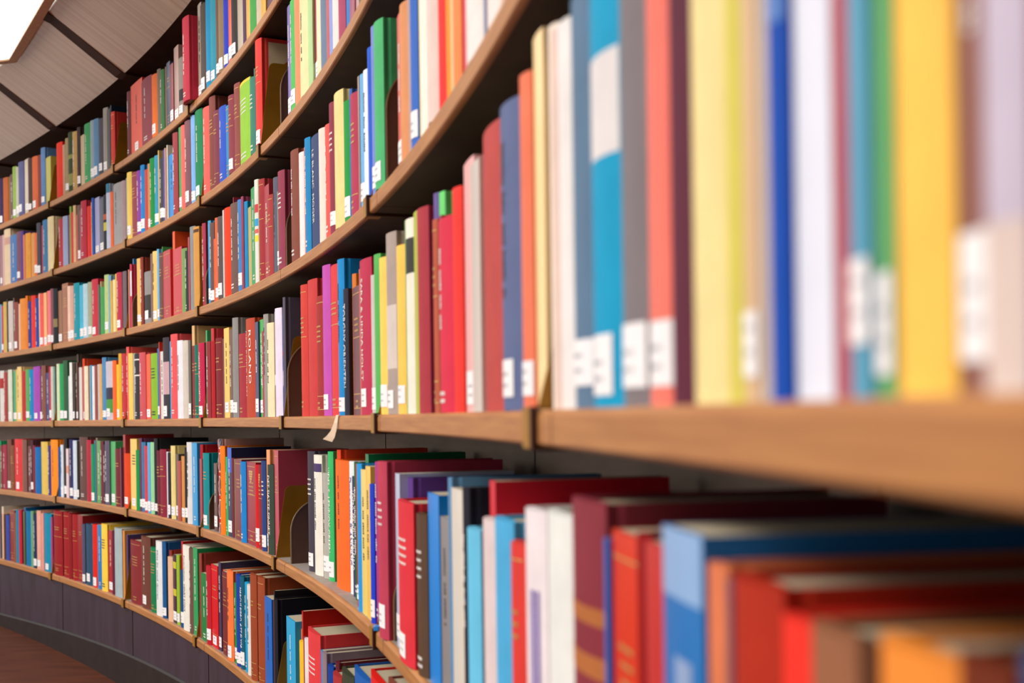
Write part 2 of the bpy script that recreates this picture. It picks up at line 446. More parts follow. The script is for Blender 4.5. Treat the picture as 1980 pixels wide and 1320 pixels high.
    # lettering
    def vertical(col_, xc, z_top, z_bot, size):
        z = z_top
        while z > z_bot:
            word = rng.uniform(0.012, 0.034)
            ze = max(z - word, z_bot)
            zz = z
            while zz - 0.0022 > ze:
                gl = rng.uniform(0.0016, 0.0032)
                a = size*rng.uniform(0.72, 1.0)
                decal(tt, w, bulge, xc - size/2, xc - size/2 + a, zz - gl, zz, 0, col_, 0.0005)
                zz -= gl + 0.0011
            z = ze - rng.uniform(0.004, 0.007)
    def rows_(col_, zc, n, lw, step, thick, mi=0):
        for i in range(n):
            x0 = -lw*rng.uniform(0.6, 1.0); z0 = zc - i*step
            x = x0
            while x < lw*0.95:
                gl = rng.uniform(0.002, 0.0045)
                decal(tt, w, bulge, x, min(x + gl, lw), z0, z0 + thick, mi, col_, 0.0005)
                x += gl + 0.001
    tt = MB(); title = None
    white, dark = srgb('eee6e2'), srgb('3a3230')
    mats = [M['ink'], M['gold']]
    for f in fl:
        if f in ('t', 'd'):
            vertical(white if f == 't' else dark, 0, h*rng.uniform(0.8, 0.88), h*rng.uniform(0.3, 0.45), min(w*0.3, 0.009))
            if f == 't' and 'w' not in fl:
                rows_(white, h*0.09, 2, hw*0.35, 0.008, 0.004)
            title = 'white lettering' if f == 't' else 'dark lettering'
        elif f in ('b', 'D'):
            cc = white if f == 'b' else dark
            rows_(cc, h*0.76, 4, hw*0.52, 0.010, 0.0032)
            if 'w' not in fl: rows_(cc, h*0.10, 2, hw*0.5, 0.009, 0.004)
            title = 'white lettering' if f == 'b' else 'dark lettering'
        elif f in ('g', 'G'):
            if f == 'G':                                         # little gilt shield
                for q in range(5):
                    ww = hw*0.42*(1 - (q/5)**2)
                    decal(tt, w, bulge, -ww, ww, h*0.9 - 0.006*(q + 1), h*0.9 - 0.006*q - 0.0012, 1, white, 0.0005)
            rows_(white, h*0.74, rng.choice((2, 3, 3, 4)), hw*0.52, 0.0095, 0.0030, 1)
            for zf in (0.94, 0.60, 0.16, 0.05):
                if rng.random() < 0.6:
                    decal(tt, w, bulge, -hw*0.85, hw*0.85, h*zf, h*zf + 0.0014, 1, white, 0.0005)
            if 'w' not in fl: rows_(white, h*0.10, 2, hw*0.32, 0.009, 0.0035, 1)
            title = 'gilt lettering'
    txt = None
    for f in fl:
        if f[:1] == 'T' and ':' in f:
            kind_, s = f.split(':', 1)
            txt = (s.replace('~', ' '), srgb({'TB': '2c4c9c', 'TK': '202020'}.get(kind_, 'f0ece8')), kind_ == 'T2')
    if tt.f and not txt: parts.append(('title', tt, mats, title))
    return cover, page, parts, txt, (w, h, bulge), paper

def text_mesh(s, col, w, h, bulge, two):
    """real lettering running down the spine"""
    mb = MB()
    lines = [s]
    if two:
        k = s.index('  '); lines = [s[:k], s[k + 2:]]
    for li, line in enumerate(lines):
        cu = bpy.data.curves.new('lettering', 'FONT'); cu.body = line.strip(); cu.size = 1.0; cu.resolution_u = 2
        o = bpy.data.objects.new('lettering', cu)
        C.objects.link(o)
        me = bpy.data.meshes.new_from_object(o)
        xs = [v.co.x for v in me.vertices]; ys = [v.co.y for v in me.vertices]
        if xs:
            x0, x1, y0, y1 = min(xs), max(xs), min(ys), max(ys)
            sz = min(w*(0.22 if two else 0.5)/(y1 - y0), 0.022)
            sl = min(h*0.66/(x1 - x0), sz*1.5)
            xc = 0 if not two else (0.2*w if li == 0 else -0.2*w)
            vs = []
            for v in me.vertices:
                lx = xc + ((v.co.y - (y0 + y1)/2)*sz)
                lz = h*0.88 - (v.co.x - x0)*sl
                vs.append((lx, spine_y(lx, w, bulge) - 0.0008, lz))
            mb.faces(vs, [tuple(p.vertices) for p in me.polygons], 0, col)
        bpy.data.objects.remove(o); bpy.data.curves.remove(cu); bpy.data.meshes.remove(me)
    return mb

BOOKS = '''3|0.90405|0.90894|212|10|146|0|3a2750|w|
3|0.90894|0.91561|206|10|143|0|b5602f||
3|0.91561|0.91802|204|10|142|0|8a6a3c||
3|0.91802|0.92222|210|10|145|0|5d3034|t|
3|0.92222|0.92758|235|10|161|0|8fae55|w|
3|0.92758|0.93078|226|10|155|0|b9b9a6|w|
3|0.93078|0.93819|239|10|163|0|5c5f8a|w|thick slate blue book with white sticker on the top shelf
3|0.93819|0.94402|241|10|164|0|cdbcae|w|
3|0.94402|0.94923|232|10|159|0|4a372c|w|
3|0.94923|0.95670|228|10|156|0|c8603a|w|thick orange red book with white sticker on the top shelf
3|0.95670|0.96070|225|10|154|0|7a3f3c||
3|0.96070|0.96580|247|10|168|0|5a7fae|w|
3|0.96580|0.97223|198|10|138|0|b9b04a||
3|0.98095|0.98871|225|10|154|0|d9331c||thick red book on the top shelf
3|0.98871|0.99147|207|10|143|0|b98f78||
3|0.99147|0.99531|227|10|156|0|9d8a66|w|
3|0.99531|1.00187|240|10|164|0|34421f|k:8a8a4a:.1:.3 k:8a8a4a:.55:.62|thick black book on the top shelf
3|1.00187|1.00730|229|10|157|0|c09a5e|t|
3|1.00730|1.01108|237|10|162|0|3e2c2a|w|
3|1.01108|1.01593|199|10|138|0|c4ab80||
3|1.01593|1.02395|227|10|156|0|3f9a5c|t|thick green book with white lettering on the top shelf
3|1.02395|1.02821|226|10|155|0|93a3ab|w|
3|1.02821|1.03403|220|10|151|0|5b88b0|w|sky blue book with white sticker on the top shelf
3|1.03403|1.03930|209|10|145|0|4a4a55|w|
3|1.03930|1.04454|237|10|162|0|98918a|w|grey book with white sticker on the top shelf
3|1.04454|1.04834|223|10|153|0|22201f||
3|1.04834|1.04929|233|10|160|0|1b2a3c||
3|1.04929|1.05354|200|10|139|0|cf3d33|g|
3|1.06761|1.07179|229|10|157|0|6d3035|t|
3|1.07179|1.08519|242|10|165|0|e2492a|w d|thick red book with dark lettering and white sticker on the top shelf
3|1.08519|1.09752|218|10|150|0|8c3f4a|t|thick maroon book with white lettering on the top shelf
3|1.09752|1.10431|204|10|142|0|e8701e|w|thick orange book with white sticker on the top shelf
3|1.10431|1.10792|208|10|144|0|7c6a5c||
3|1.10792|1.11197|195|10|136|0|3f7444|t|
3|1.11197|1.11466|197|10|137|0|7d6453||
3|1.11466|1.11868|202|10|140|0|2d3f5e|g|
3|1.11868|1.12225|186|10|131|0|8c2c3c|w|
3|1.12225|1.12731|228|10|156|0|b08f86|w|brown book with white sticker on the top shelf
3|1.12731|1.13278|176|10|124|0|8b8078|w k:2c2828:.25:.45|short grey book with white sticker on the top shelf
3|1.13278|1.13367|219|10|151|0|6f6259||
3|1.13367|1.13543|231|10|158|0|a9a39a||
3|1.13543|1.14069|240|10|164|0|7b3440|t|maroon book with white lettering, top shelf, between pale grey and beige books
3|1.14069|1.14113|270|10|182|0|9c8f86||
3|1.14193|1.14897|244|-14|166|0|b82a40|t|thick crimson book with white lettering on the top shelf
3|1.14897|1.15287|273|10|184|0|a59a8f|d w|tall grey book with dark lettering and white sticker on the top shelf
3|1.15287|1.15891|251|10|170|0|4d423c|w|thick dark brown book with white sticker on the top shelf
3|1.15891|1.16431|262|10|177|0|1287b5|w|tall sky blue book with white sticker on the top shelf
3|1.16431|1.16959|245|10|167|0|2b8ea6|w|teal book with white sticker on the top shelf
3|1.16959|1.17338|232|10|159|0|6d4f40|w|dark brown book with white sticker, top shelf, between teal and tan books
3|1.17338|1.17840|220|10|152|0|8a7355|w|tan book with white sticker on the top shelf
3|1.17840|1.18298|208|10|144|0|2438b8|w|blue book with white sticker, top shelf, between tan and orange red books
3|1.18298|1.18630|196|10|136|0|d4542c|w|
3|1.18630|1.19166|223|10|153|0|33302f|w|black book with white sticker, top shelf, between orange red and beige books
3|1.19166|1.19739|228|10|156|0|b5a793||beige book, top shelf, between black and dark plum books
3|1.19739|1.20186|246|10|168|0|553a55||
3|1.20186|1.20590|223|10|153|0|d9a840||
3|1.20590|1.21112|225|10|155|0|4aa050||
3|1.21112|1.21630|229|10|157|0|c9b9a0||
3|1.21630|1.22105|209|10|145|0|d8a838||
3|1.22105|1.22733|226|10|155|0|5a3a50||
3|1.22733|1.23282|231|10|159|0|3a6a88||
2|0.90284|0.90562|238|10|162|0|a0707c|w|
2|0.90562|0.90839|238|10|162|0|c9a09a||
2|0.90839|0.91719|256|10|173|0|d8bfa0|k:c89a88:.72:.85|tall thick cream book on the second shelf from the top
2|0.91719|0.92610|219|10|151|0|0f63a8|t|thick sky blue book, second shelf from the top, between tall thick cream and plum books
2|0.92610|0.93180|223|10|153|0|7a5060|w|
2|0.93180|0.93554|220|10|152|0|5a3f8a||
2|0.93554|0.93820|199|10|138|0|cc6a30||
2|0.93820|0.94507|199|10|139|0|d9963c||
2|0.94507|0.94979|193|10|135|0|d08a35||
2|0.94979|0.95449|187|10|131|0|e0703c|w|
2|0.95449|0.95916|223|10|153|0|4b4a55|w|
2|0.95916|0.96123|208|10|144|0|b04a60||
2|0.96123|0.96822|225|10|154|0|3f79a8|t|thick sky blue book, second shelf from the top, between thin rose and thick cream books
2|0.96822|0.97607|227|10|156|0|e2d0a0||thick cream book on the second shelf from the top
2|0.98163|0.98767|199|10|139|0|b93a45|t|
2|0.98767|0.99366|202|10|140|0|9aa5c9||
2|0.99366|0.99615|203|10|141|0|6b4a50||
2|0.99615|0.99814|233|10|159|0|84a84a||
2|0.99814|1.00160|204|10|141|0|d2453f||
2|1.00160|1.00456|227|10|156|0|dcb58a||
2|1.00456|1.00604|187|10|131|0|d04a50||
2|1.00604|1.00947|221|10|152|0|6e5a55|w|
2|1.00947|1.01094|198|10|138|0|a02f40||
2|1.01094|1.01777|226|10|155|0|b32c42|t|thick crimson book with white lettering on the second shelf from the top
2|1.01777|1.02311|196|10|137|0|dd3028||
2|1.02311|1.02456|207|10|143|0|d9b070||
2|1.02456|1.02697|219|10|151|0|2a5cb0|d|
2|1.02697|1.03274|215|10|148|0|9a9ac8|w|lavender book with white sticker on the second shelf from the top
2|1.03274|1.03800|204|10|142|0|45485e|w|
2|1.03800|1.04276|206|10|143|0|2b2c30|k:c8b840:.35:.5 k:c05a30:.55:.65|
2|1.04276|1.04703|239|10|163|0|b9c4dc|k:3a7a98:.86:1|
2|1.04703|1.05033|203|10|141|0|e0693c||
2|1.05033|1.06067|221|10|152|0|9b989a|d|thick grey book with dark lettering on the second shelf from the top
2|1.06067|1.06487|218|10|150|0|a08a90||
2|1.06487|1.06673|223|10|153|0|a29a8e||
2|1.06753|1.07276|233|10|159|0|e8c860|w|yellow book with white sticker on the second shelf from the top
2|1.07276|1.07894|222|10|153|0|93474f|g|thick maroon book with gold lettering on the second shelf from the top
2|1.07894|1.08308|218|10|150|0|8c3fa0|w t|
2|1.08308|1.08720|229|10|157|0|1d84cc|w t|
2|1.08720|1.09130|206|10|142|0|bf4a3f||
2|1.09130|1.09358|220|10|151|0|c98d60|w|
2|1.09358|1.09902|229|10|157|0|128a40|t|green book with white lettering on the second shelf from the top
2|1.09902|1.10353|228|10|156|0|3a93bb|w t|sky blue book, second shelf from the top, between green and thin yellow books
2|1.10353|1.10470|240|10|164|0|d9b868||
2|1.10470|1.10892|208|10|144|0|45424a|w t|
2|1.10892|1.11116|229|10|157|0|4a4f9a|w|
2|1.11116|1.11295|230|10|158|0|b58a80||
2|1.11295|1.11403|237|10|162|0|e6dcc8||
2|1.11403|1.12052|201|10|139|0|0f86d6|d|thick sky blue book with dark lettering on the second shelf from the top
2|1.12052|1.12141|228|10|156|0|2a86c0||
2|1.12141|1.12628|250|10|170|0|9c4047|t|maroon book with white lettering on the second shelf from the top
2|1.12628|1.13025|258|10|175|0|4fa060|w|tall green book with white sticker on the second shelf from the top
2|1.13025|1.13464|253|10|172|0|e86a62||tall coral book on the second shelf from the top
2|1.13464|1.14032|254|10|172|0|80525a|w t|tall maroon book with white lettering and white sticker on the second shelf from the top
2|1.14032|1.14424|259|10|176|0|7fb0e8|w|tall blue book with white sticker on the second shelf from the top
2|1.14424|1.15245|259|10|176|0|14804f|w t|tall thick green book, second shelf from the top, between tall blue and thick coral books
2|1.15325|1.16001|246|10|167|0|e8625a|t|thick coral book with white lettering on the second shelf from the top
2|1.16001|1.16615|259|10|176|0|80423a|g|tall thick maroon book with gold lettering on the second shelf from the top
2|1.16615|1.17123|206|10|143|0|7f3a48|g|maroon book with gold lettering, second shelf from the top, between maroon and blue books
2|1.17123|1.17830|201|10|140|0|2f55c4|t|thick blue book with white lettering on the second shelf from the top
2|1.17830|1.18281|190|10|133|0|3d8ab8|g|short sky blue book with gold lettering on the second shelf from the top
2|1.18281|1.18780|203|10|141|0|8c3d48|w g|maroon book with gold lettering and white sticker on the second shelf from the top
2|1.18780|1.19326|219|10|150|0|8f4a45|g|maroon book with gold lettering, second shelf from the top, between maroon and lime green books
2|1.19326|1.20434|201|10|140|0|8fc43a|b k:e8d040:.965:1|thick lime green book with white bands of lettering on the second shelf from the top
2|1.20434|1.20522|219|20|151|0|1f7a58||
2|1.20522|1.20987|186|10|130|0|3f8070|b|short teal book with white bands of lettering on the second shelf from the top
2|1.20987|1.21055|187|10|131|0|9a90c0||
2|1.21055|1.21612|258|10|175|0|dd4038|w g P|tall red book with gold lettering and white sticker on the second shelf from the top
2|1.24198|1.24482|234|10|160|0|6a58a8|w t|blue book with white lettering and white sticker on the second shelf from the top
2|1.24482|1.25046|229|10|157|0|58b860|w t|green book with white lettering and white sticker on the second shelf from the top
2|1.25046|1.25429|223|10|153|0|e8926a||salmon book on the second shelf from the top
2|1.25429|1.26267|206|10|143|0|f2dca8|d|thick cream book with dark lettering on the second shelf from the top
2|1.26267|1.26597|240|10|164|0|b5d49a||pale green book on the second shelf from the top
2|1.26597|1.26965|205|10|142|0|b0475a|w|rose book with white sticker on the second shelf from the top
2|1.26965|1.27370|215|10|148|0|f0e0c0||cream book on the second shelf from the top
2|1.27370|1.27810|205|10|142|0|70829c||slate blue book on the second shelf from the top
2|1.27810|1.28126|240|10|164|0|c06a70||
2|1.28126|1.28517|235|10|160|0|8f9fd8||lavender book, second shelf from the top, between rose and white books
2|1.28517|1.28980|202|10|140|0|f0dcd8||white book on the second shelf from the top
2|1.28980|1.29435|249|10|169|0|a84a68||
2|1.29435|1.29772|248|10|169|0|4080c8||
2|1.29772|1.30177|233|10|159|0|a05068||
2|1.30177|1.30540|231|10|158|0|c8a0a0||
2|1.30540|1.30972|208|10|144|0|58684c||
1|0.90153|0.90374|228|10|156|0|5aa0c4||
1|0.90374|0.90604|219|10|151|0|c0464a|w|
1|0.90604|0.91200|234|10|160|0|c9a95c||
1|0.91200|0.91398|244|10|166|0|2b2622||
1|0.91398|0.92036|230|10|158|0|c9bdb8|w|
1|0.92036|0.92182|243|10|166|0|5c4038||
1|0.92182|0.92736|219|10|151|0|8c4d46|w t|
1|0.92736|0.93007|209|10|145|0|e0b8a0||
1|0.93007|0.93774|227|10|156|0|e08a3c||thick orange book on the third shelf from the top
1|0.93774|0.94013|236|10|162|0|e87c28||
1|0.94013|0.94553|208|10|144|0|253a8c|t|
1|0.94553|0.95100|228|10|156|0|e23a32||
1|0.95100|0.95428|212|10|146|0|2a4ba0|t|
1|0.95428|0.95642|231|10|158|0|eadfd8||
1|0.95642|0.96172|227|10|156|0|ea6055|w|
1|0.96172|0.96542|227|10|156|0|f0b478|w|
1|0.96542|0.97003|231|10|158|0|e8686a|w|
1|0.97003|0.97323|236|10|161|0|8a5560|w|
1|0.97479|0.98007|230|10|157|0|22242a|k:8a7a58:.3:.45|black book on the third shelf from the top
1|0.98007|0.98504|217|10|149|0|8f6040|w|
1|0.98504|0.99269|241|10|164|0|a05c3a|g|thick rust brown book with gold lettering on the third shelf from the top
1|0.99269|0.99626|224|10|154|0|e8c8b4|w|
1|0.99626|1.00027|221|10|152|0|d8a898|w|
1|1.00027|1.00735|226|10|155|0|1d93a4|t|thick teal book with white lettering on the third shelf from the top
1|1.00735|1.01263|212|10|147|0|4db4d4|w|
1|1.01263|1.01788|211|10|146|0|b4d0e0|w|
1|1.01788|1.02267|213|10|147|0|a0a88c|w|
1|1.02267|1.03046|217|10|149|0|c23444|w t|thick crimson book with white lettering and white sticker on the third shelf from the top
1|1.03046|1.03244|192|10|134|0|6a6660||
1|1.03244|1.03331|203|10|141|0|d8c090||
1|1.03331|1.03777|178|10|125|0|4a9e5c||
1|1.03777|1.04290|219|10|151|0|b8cc88|w|
1|1.04290|1.04588|213|10|147|0|78a8c8||
1|1.04588|1.04800|190|10|133|0|d8b040||
1|1.04800|1.05097|191|10|133|0|e8d8a8||
1|1.05097|1.05266|210|10|145|0|e0b848||
1|1.05266|1.05856|210|10|145|0|b8304a|w t|crimson book with white lettering and white sticker on the third shelf from the top
1|1.05856|1.06108|207|10|144|0|6a2a3a||
1|1.06108|1.06485|206|10|143|0|6f6468||
1|1.06565|1.06679|209|10|145|0|e08878||
1|1.06679|1.06791|247|25|168|0|2a78b8||
1|1.06791|1.06883|226|10|155|0|d84a4c||
1|1.06883|1.07066|222|10|152|0|c83a5a|k:e8dce4:.5:.9|
1|1.07755|1.08199|230|10|158|0|e8b86c|w|
1|1.08199|1.08500|230|10|157|0|8a3a2c|t|
1|1.08500|1.09281|174|10|123|0|8e8a8a|w k:3a3836:.1:.55|short thick grey book with white sticker on the third shelf from the top
1|1.09281|1.09500|229|10|157|0|75574f||
1|1.09500|1.10026|231|10|158|0|e8c070|w d|yellow book with dark lettering and white sticker on the third shelf from the top
1|1.10026|1.10224|234|10|160|0|6ab0dc|w|
1|1.10224|1.10293|241|20|164|0|4a9850||
1|1.10293|1.10717|216|10|149|0|6e4a44|g|
1|1.10717|1.11543|216|10|149|0|b52c38|g|thick crimson book, third shelf from the top, between maroon and tall orange red books
1|1.11543|1.11793|269|20|182|0|ee5428||
1|1.11793|1.12766|208|10|144|0|c4303f|g|third crimson book right of the third bookend from left, third shelf from the top
1|1.12766|1.13315|195|10|136|0|7a9a5c||short pale green book on the third shelf from the top
1|1.13315|1.13584|183|10|128|0|2c3c34|t|
1|1.13584|1.13756|221|10|152|0|a83248||
1|1.13756|1.14301|246|10|167|0|8a8c8c||grey book on the third shelf from the top
1|1.14301|1.14852|236|10|161|0|d09448|k:5a3a28:.93:.97|ochre book on the third shelf from the top
1|1.15071|1.15395|237|10|162|0|a8344a|t|
1|1.15682|1.15945|235|10|161|0|4a9ed0|w|
1|1.15945|1.16361|223|10|153|0|6a4e48|w t|brown book, third shelf from the top, between sky blue and short orange red books
1|1.16361|1.16574|174|10|123|0|d86038||
1|1.16574|1.16835|228|10|156|0|dc6844|w|
1|1.16835|1.17364|224|10|154|0|5a4e4c|w t|brown book, third shelf from the top, between salmon and thin pale grey books
1|1.17364|1.17517|237|10|162|0|cfc8c4||
1|1.17517|1.18147|235|10|161|0|ee3c14||thick red book on the third shelf from the top
1|1.18147|1.18205|259|15|175|0|9c3044||
1|1.18205|1.18957|233|10|159|0|6e524c|t|thick brown book with white lettering on the third shelf from the top
1|1.18957|1.19416|232|10|159|0|3f80c0|w t|sky blue book with white lettering and white sticker on the third shelf from the top
1|1.19416|1.19622|234|10|160|0|94405a||
1|1.19622|1.19907|217|10|150|0|1588c0||
1|1.19907|1.20247|198|10|138|0|b8a860||short olive yellow book on the third shelf from the top
1|1.20247|1.20755|239|10|163|0|2c9850|t|green book with white lettering on the third shelf from the top
1|1.20755|1.21069|248|10|169|0|e0dcd4|k:d84050:.68:.76 k:38a0d8:.55:.62 k:e8d840:.4:.46 k:e06060:.48:.52|white book, third shelf from the top, between green and pale green books
1|1.21069|1.21225|245|10|167|0|8c9c60||
1|1.21225|1.21703|237|10|162|0|a03036|g|crimson book with gold lettering on the third shelf from the top
1|1.21703|1.22177|215|10|148|0|a82c3c|t g|crimson book with white lettering, third shelf from the top, between crimson and crimson books
1|1.22177|1.22583|183|10|128|0|a83a3c|g|short crimson book with gold lettering, third shelf from the top, between crimson and navy books
1|1.22583|1.22942|215|10|149|0|5a6070|d|navy book with dark lettering on the third shelf from the top
1|1.22942|1.23180|178|10|125|0|8a8078|w|
1|1.23180|1.23739|214|10|148|0|923a50|b|maroon book with white bands of lettering on the third shelf from the top
1|1.24334|1.24994|231|10|158|0|84483a|t|thick maroon book with white lettering on the third shelf from the top
1|1.24994|1.25135|217|10|150|0|b08060||
1|1.25135|1.25584|211|10|146|0|efe4e4||white book, third shelf from the top, between tan and red books
1|1.25584|1.25723|216|10|149|0|d8604c||
1|1.25723|1.26139|226|10|155|0|1f86c0|t|sky blue book with white lettering on the third shelf from the top
1|1.26139|1.27064|214|10|148|0|3c4a72|T:LE~BLANC~~MOGER|thick navy book with white lettering on the third shelf from the top
1|1.27064|1.27492|210|10|145|0|f0dcd0||white book, third shelf from the top, between navy and red books
1|1.27492|1.27993|206|10|143|0|e05a54|t|red book with white lettering on the third shelf from the top
1|1.27993|1.28448|232|10|159|0|8a3448|w b|maroon book, third shelf from the top, between red and thick yellow books
1|1.28448|1.29149|233|10|159|0|ecd490||thick yellow book on the third shelf from the top
1|1.29149|1.29623|202|10|140|0|1f9440|w|green book with white sticker, third shelf from the top, between yellow and blue books
1|1.29623|1.29796|214|10|147|0|4068b8||thin blue book on the third shelf from the top
1|1.29796|1.30319|195|10|136|0|b03a54|g|short crimson book, third shelf from the top, between thin blue and thin dusty pink books
1|1.30319|1.30439|215|10|149|0|a08078||
1|1.30439|1.30737|211|10|146|0|70b0e0|w|sky blue book, third shelf from the top, between thin dusty pink and white books
1|1.30737|1.31065|208|10|144|0|e8ecf8|d|white book with dark lettering on the third shelf from the top
1|1.31065|1.31412|231|10|158|0|2058c8||blue book, third shelf from the top, between white and blue books
1|1.31492|1.31798|249|10|169|0|7888d0|w|blue book with white sticker on the third shelf from the top
1|1.31798|1.32352|239|10|163|0|4cb070|w Q|green book with white sticker, third shelf from the top, between blue and red books
1|1.33236|1.33568|205|10|142|0|d85a50|w t|red book with white lettering and white sticker on the third shelf from the top
1|1.33568|1.34005|202|10|140|0|d89060||tan book on the third shelf from the top
1|1.34005|1.34259|201|10|140|0|b89a94||dusty pink book on the third shelf from the top
1|1.34259|1.34606|193|10|135|0|3868c0|w|short blue book with white sticker on the third shelf from the top
1|1.34606|1.34848|201|10|139|0|f0dc9c||cream book, third shelf from the top, between blue and white books
1|1.34848|1.35411|226|10|155|0|f4e8dc||white book, third shelf from the top, between cream and beige books
1|1.35411|1.35904|203|10|141|0|e0c8c0||beige book, third shelf from the top, between white and red books
1|1.35904|1.36248|210|10|145|0|e83430||red book, third shelf from the top, between beige and orange books
1|1.36248|1.36540|212|10|147|0|f49030||orange book, third shelf from the top, between red and cream books
1|1.36540|1.36783|202|10|140|0|d0c090||cream book, third shelf from the top, between orange and salmon books
1|1.36783|1.37097|223|10|153|0|f08a50||salmon book on the third shelf from the top
1|1.37097|1.37400|222|10|153|0|d83a58||crimson book on the third shelf from the top
1|1.37400|1.38111|242|10|165|0|ece0dc||thick white book on the third shelf from the top
1|1.38111|1.38212|226|10|155|0|8890a8||
1|1.38212|1.38664|232|10|159|0|f0e0dc||white book, third shelf from the top, between slate blue and beige books
1|1.38664|1.38970|225|10|154|0|e0c0b0||
1|1.38970|1.39320|233|10|160|0|c8a898||
1|1.39320|1.39597|223|10|153|0|a06050||
1|1.39597|1.39963|214|10|148|0|4a5a80||
0|0.89956|0.90558|238|12|163|0|d8d4d0|k:a83030:.65:.85|
0|0.90558|0.90925|229|12|157|0|a84848|t|
0|0.90925|0.91246|235|12|161|0|8a5a54||
0|0.91246|0.91746|238|12|162|0|d4d8c8|w|
0|0.91746|0.92197|228|12|157|0|4aa070|w|
0|0.92197|0.92512|237|12|162|0|d8b858||
0|0.92512|0.93048|246|12|167|0|e8c888|w d|
0|0.93048|0.93580|225|12|154|0|b83038||
0|0.93580|0.94020|230|12|158|0|5aa860|w|
0|0.94020|0.94502|228|12|156|0|1484c0|t|
0|0.94502|0.95413|238|12|163|0|a048b0|w|thick purple book with white sticker on the fourth shelf from the top
0|0.95413|0.95672|223|12|153|0|6a3a4a|w|
0|0.95672|0.96187|238|12|163|0|85564c|t|
0|0.96187|0.96656|205|12|142|0|2a2a6c|t|
0|0.96656|0.96953|230|12|158|0|b83848|w|
0|0.96953|0.97249|229|12|157|0|c8c4b8||
0|0.97249|0.97460|228|12|156|0|7c9890||
0|0.97679|0.98006|237|12|162|0|d0dcb8||
0|0.98006|0.98590|235|12|160|0|1f9c58|w|
0|0.98590|0.99088|246|12|167|0|355c40|w|
0|0.99088|0.99336|181|12|127|0|d4dce0||
0|0.99336|0.99625|235|12|160|0|e8ece8|w|
0|0.99625|0.99913|232|12|159|0|3c2c28|w|
0|0.99913|0.99974|232|12|159|0|5a4440||
0|0.99974|1.00158|266|20|180|0|50443c||
0|1.00158|1.00363|231|12|158|0|634a44|w t|
0|1.00363|1.00728|211|12|146|0|dcd4d0||
0|1.00728|1.00973|244|20|166|0|d84828||
0|1.00973|1.01095|208|12|144|0|b04a50|w|
0|1.01095|1.01540|212|12|146|0|ecdcc0||
0|1.01540|1.01701|211|12|146|0|6c5848||
0|1.01701|1.01903|212|12|147|0|a8a8a8||
0|1.01903|1.02144|213|12|147|0|2088b8||
0|1.02144|1.02464|208|12|144|0|e8e4e4||
0|1.02464|1.02744|209|12|144|0|94504c||
0|1.02744|1.03062|212|12|147|0|c8b8b4||
0|1.03062|1.03340|212|12|147|0|d8a868||
0|1.03340|1.03776|235|12|161|0|5088b8|w|
0|1.03776|1.04641|217|12|150|0|c4bcc8|w k:38384c:.35:.55 k:4a9040:.12:.35|thick pale grey book with white sticker on the fourth shelf from the top
0|1.04641|1.05056|217|12|149|0|f0682c||
0|1.05056|1.05383|201|12|139|0|e8bc30|w|
0|1.05383|1.05694|239|12|163|0|e0a830||
0|1.05694|1.06120|237|12|162|0|c03440|t|
0|1.06253|1.06524|258|12|175|0|e85a58|t|
0|1.06524|1.07001|233|12|159|0|f0c868||yellow book, fourth shelf from the top, between red and grey books
0|1.07001|1.07254|231|12|158|0|a8a4a0||
0|1.07254|1.07808|227|12|156|0|36343a|t k:e8e4e0:.9:.92 k:e8e4e0:.66:.68|black book with white lettering, fourth shelf from the top, between grey and coral books
0|1.07808|1.08510|228|12|156|0|c8525a|t|thick coral book with white lettering on the fourth shelf from the top
0|1.08510|1.09008|220|12|152|0|ee5428|w|orange red book with white sticker on the fourth shelf from the top
0|1.09008|1.09850|218|12|150|0|86b42c|D|thick lime green book with dark lettering on the fourth shelf from the top
0|1.09850|1.10047|232|12|159|0|1f70b0|w|
0|1.10047|1.10106|252|12|171|0|d83c28||
0|1.10106|1.10539|220|12|151|0|d8d4d0|d|
0|1.10539|1.11223|261|12|177|0|3a343c|w k:c8a0a8:.3:.7|tall thick black book with white sticker on the fourth shelf from the top
0|1.11223|1.11437|246|12|167|0|48a4d0||
0|1.11437|1.12193|265|12|180|0|e05458|t|tall thick red book with white lettering on the fourth shelf from the top
0|1.12193|1.12752|241|12|164|0|e8e4ec|d|white book with dark lettering, fourth shelf from the top, between red and pale grey books
0|1.12752|1.13250|237|12|162|0|cfc4b8||pale grey book, fourth shelf from the top, between white and dark brown books
0|1.13250|1.13529|236|12|161|0|544c48|w|dark brown book with white sticker on the fourth shelf from the top
0|1.13529|1.13773|278|20|187|0|e0b880||
0|1.13773|1.14079|216|12|149|0|8a3640|g|maroon book with gold lettering on the fourth shelf from the top
0|1.14079|1.14486|216|12|149|0|14705c|g|teal book with gold lettering on the fourth shelf from the top
0|1.14486|1.15098|218|12|150|0|c01c48|T:CHANDRA~BHATTACHARYYA w|thick pink book with white lettering and white sticker on the fourth shelf from the top
0|1.15178|1.15313|252|12|171|0|3aa868|w|
0|1.15313|1.15674|218|12|150|0|94343c|t|maroon book with white lettering, fourth shelf from the top, between green and crimson books
0|1.15674|1.15924|253|20|172|0|c83c44||
0|1.15924|1.16264|215|12|148|0|b01824||crimson book, fourth shelf from the top, between crimson and maroon books
0|1.16264|1.16910|220|12|152|0|7c2428|g|thick maroon book, fourth shelf from the top, between crimson and dark maroon books
0|1.16910|1.17231|216|12|149|0|641c28||
0|1.17231|1.17781|241|12|165|0|f0c458|w d|yellow book, fourth shelf from the top, between dark maroon and brown books
0|1.17781|1.18060|234|12|160|0|7c6460|w t|
0|1.18060|1.18282|214|12|148|0|f0c050|d|
0|1.18282|1.18780|259|12|176|0|8c8a88|w|tall grey book with white sticker on the fourth shelf from the top
0|1.18780|1.19582|213|12|147|0|a42c38|g|thick crimson book with gold lettering, fourth shelf from the top, between grey and red books
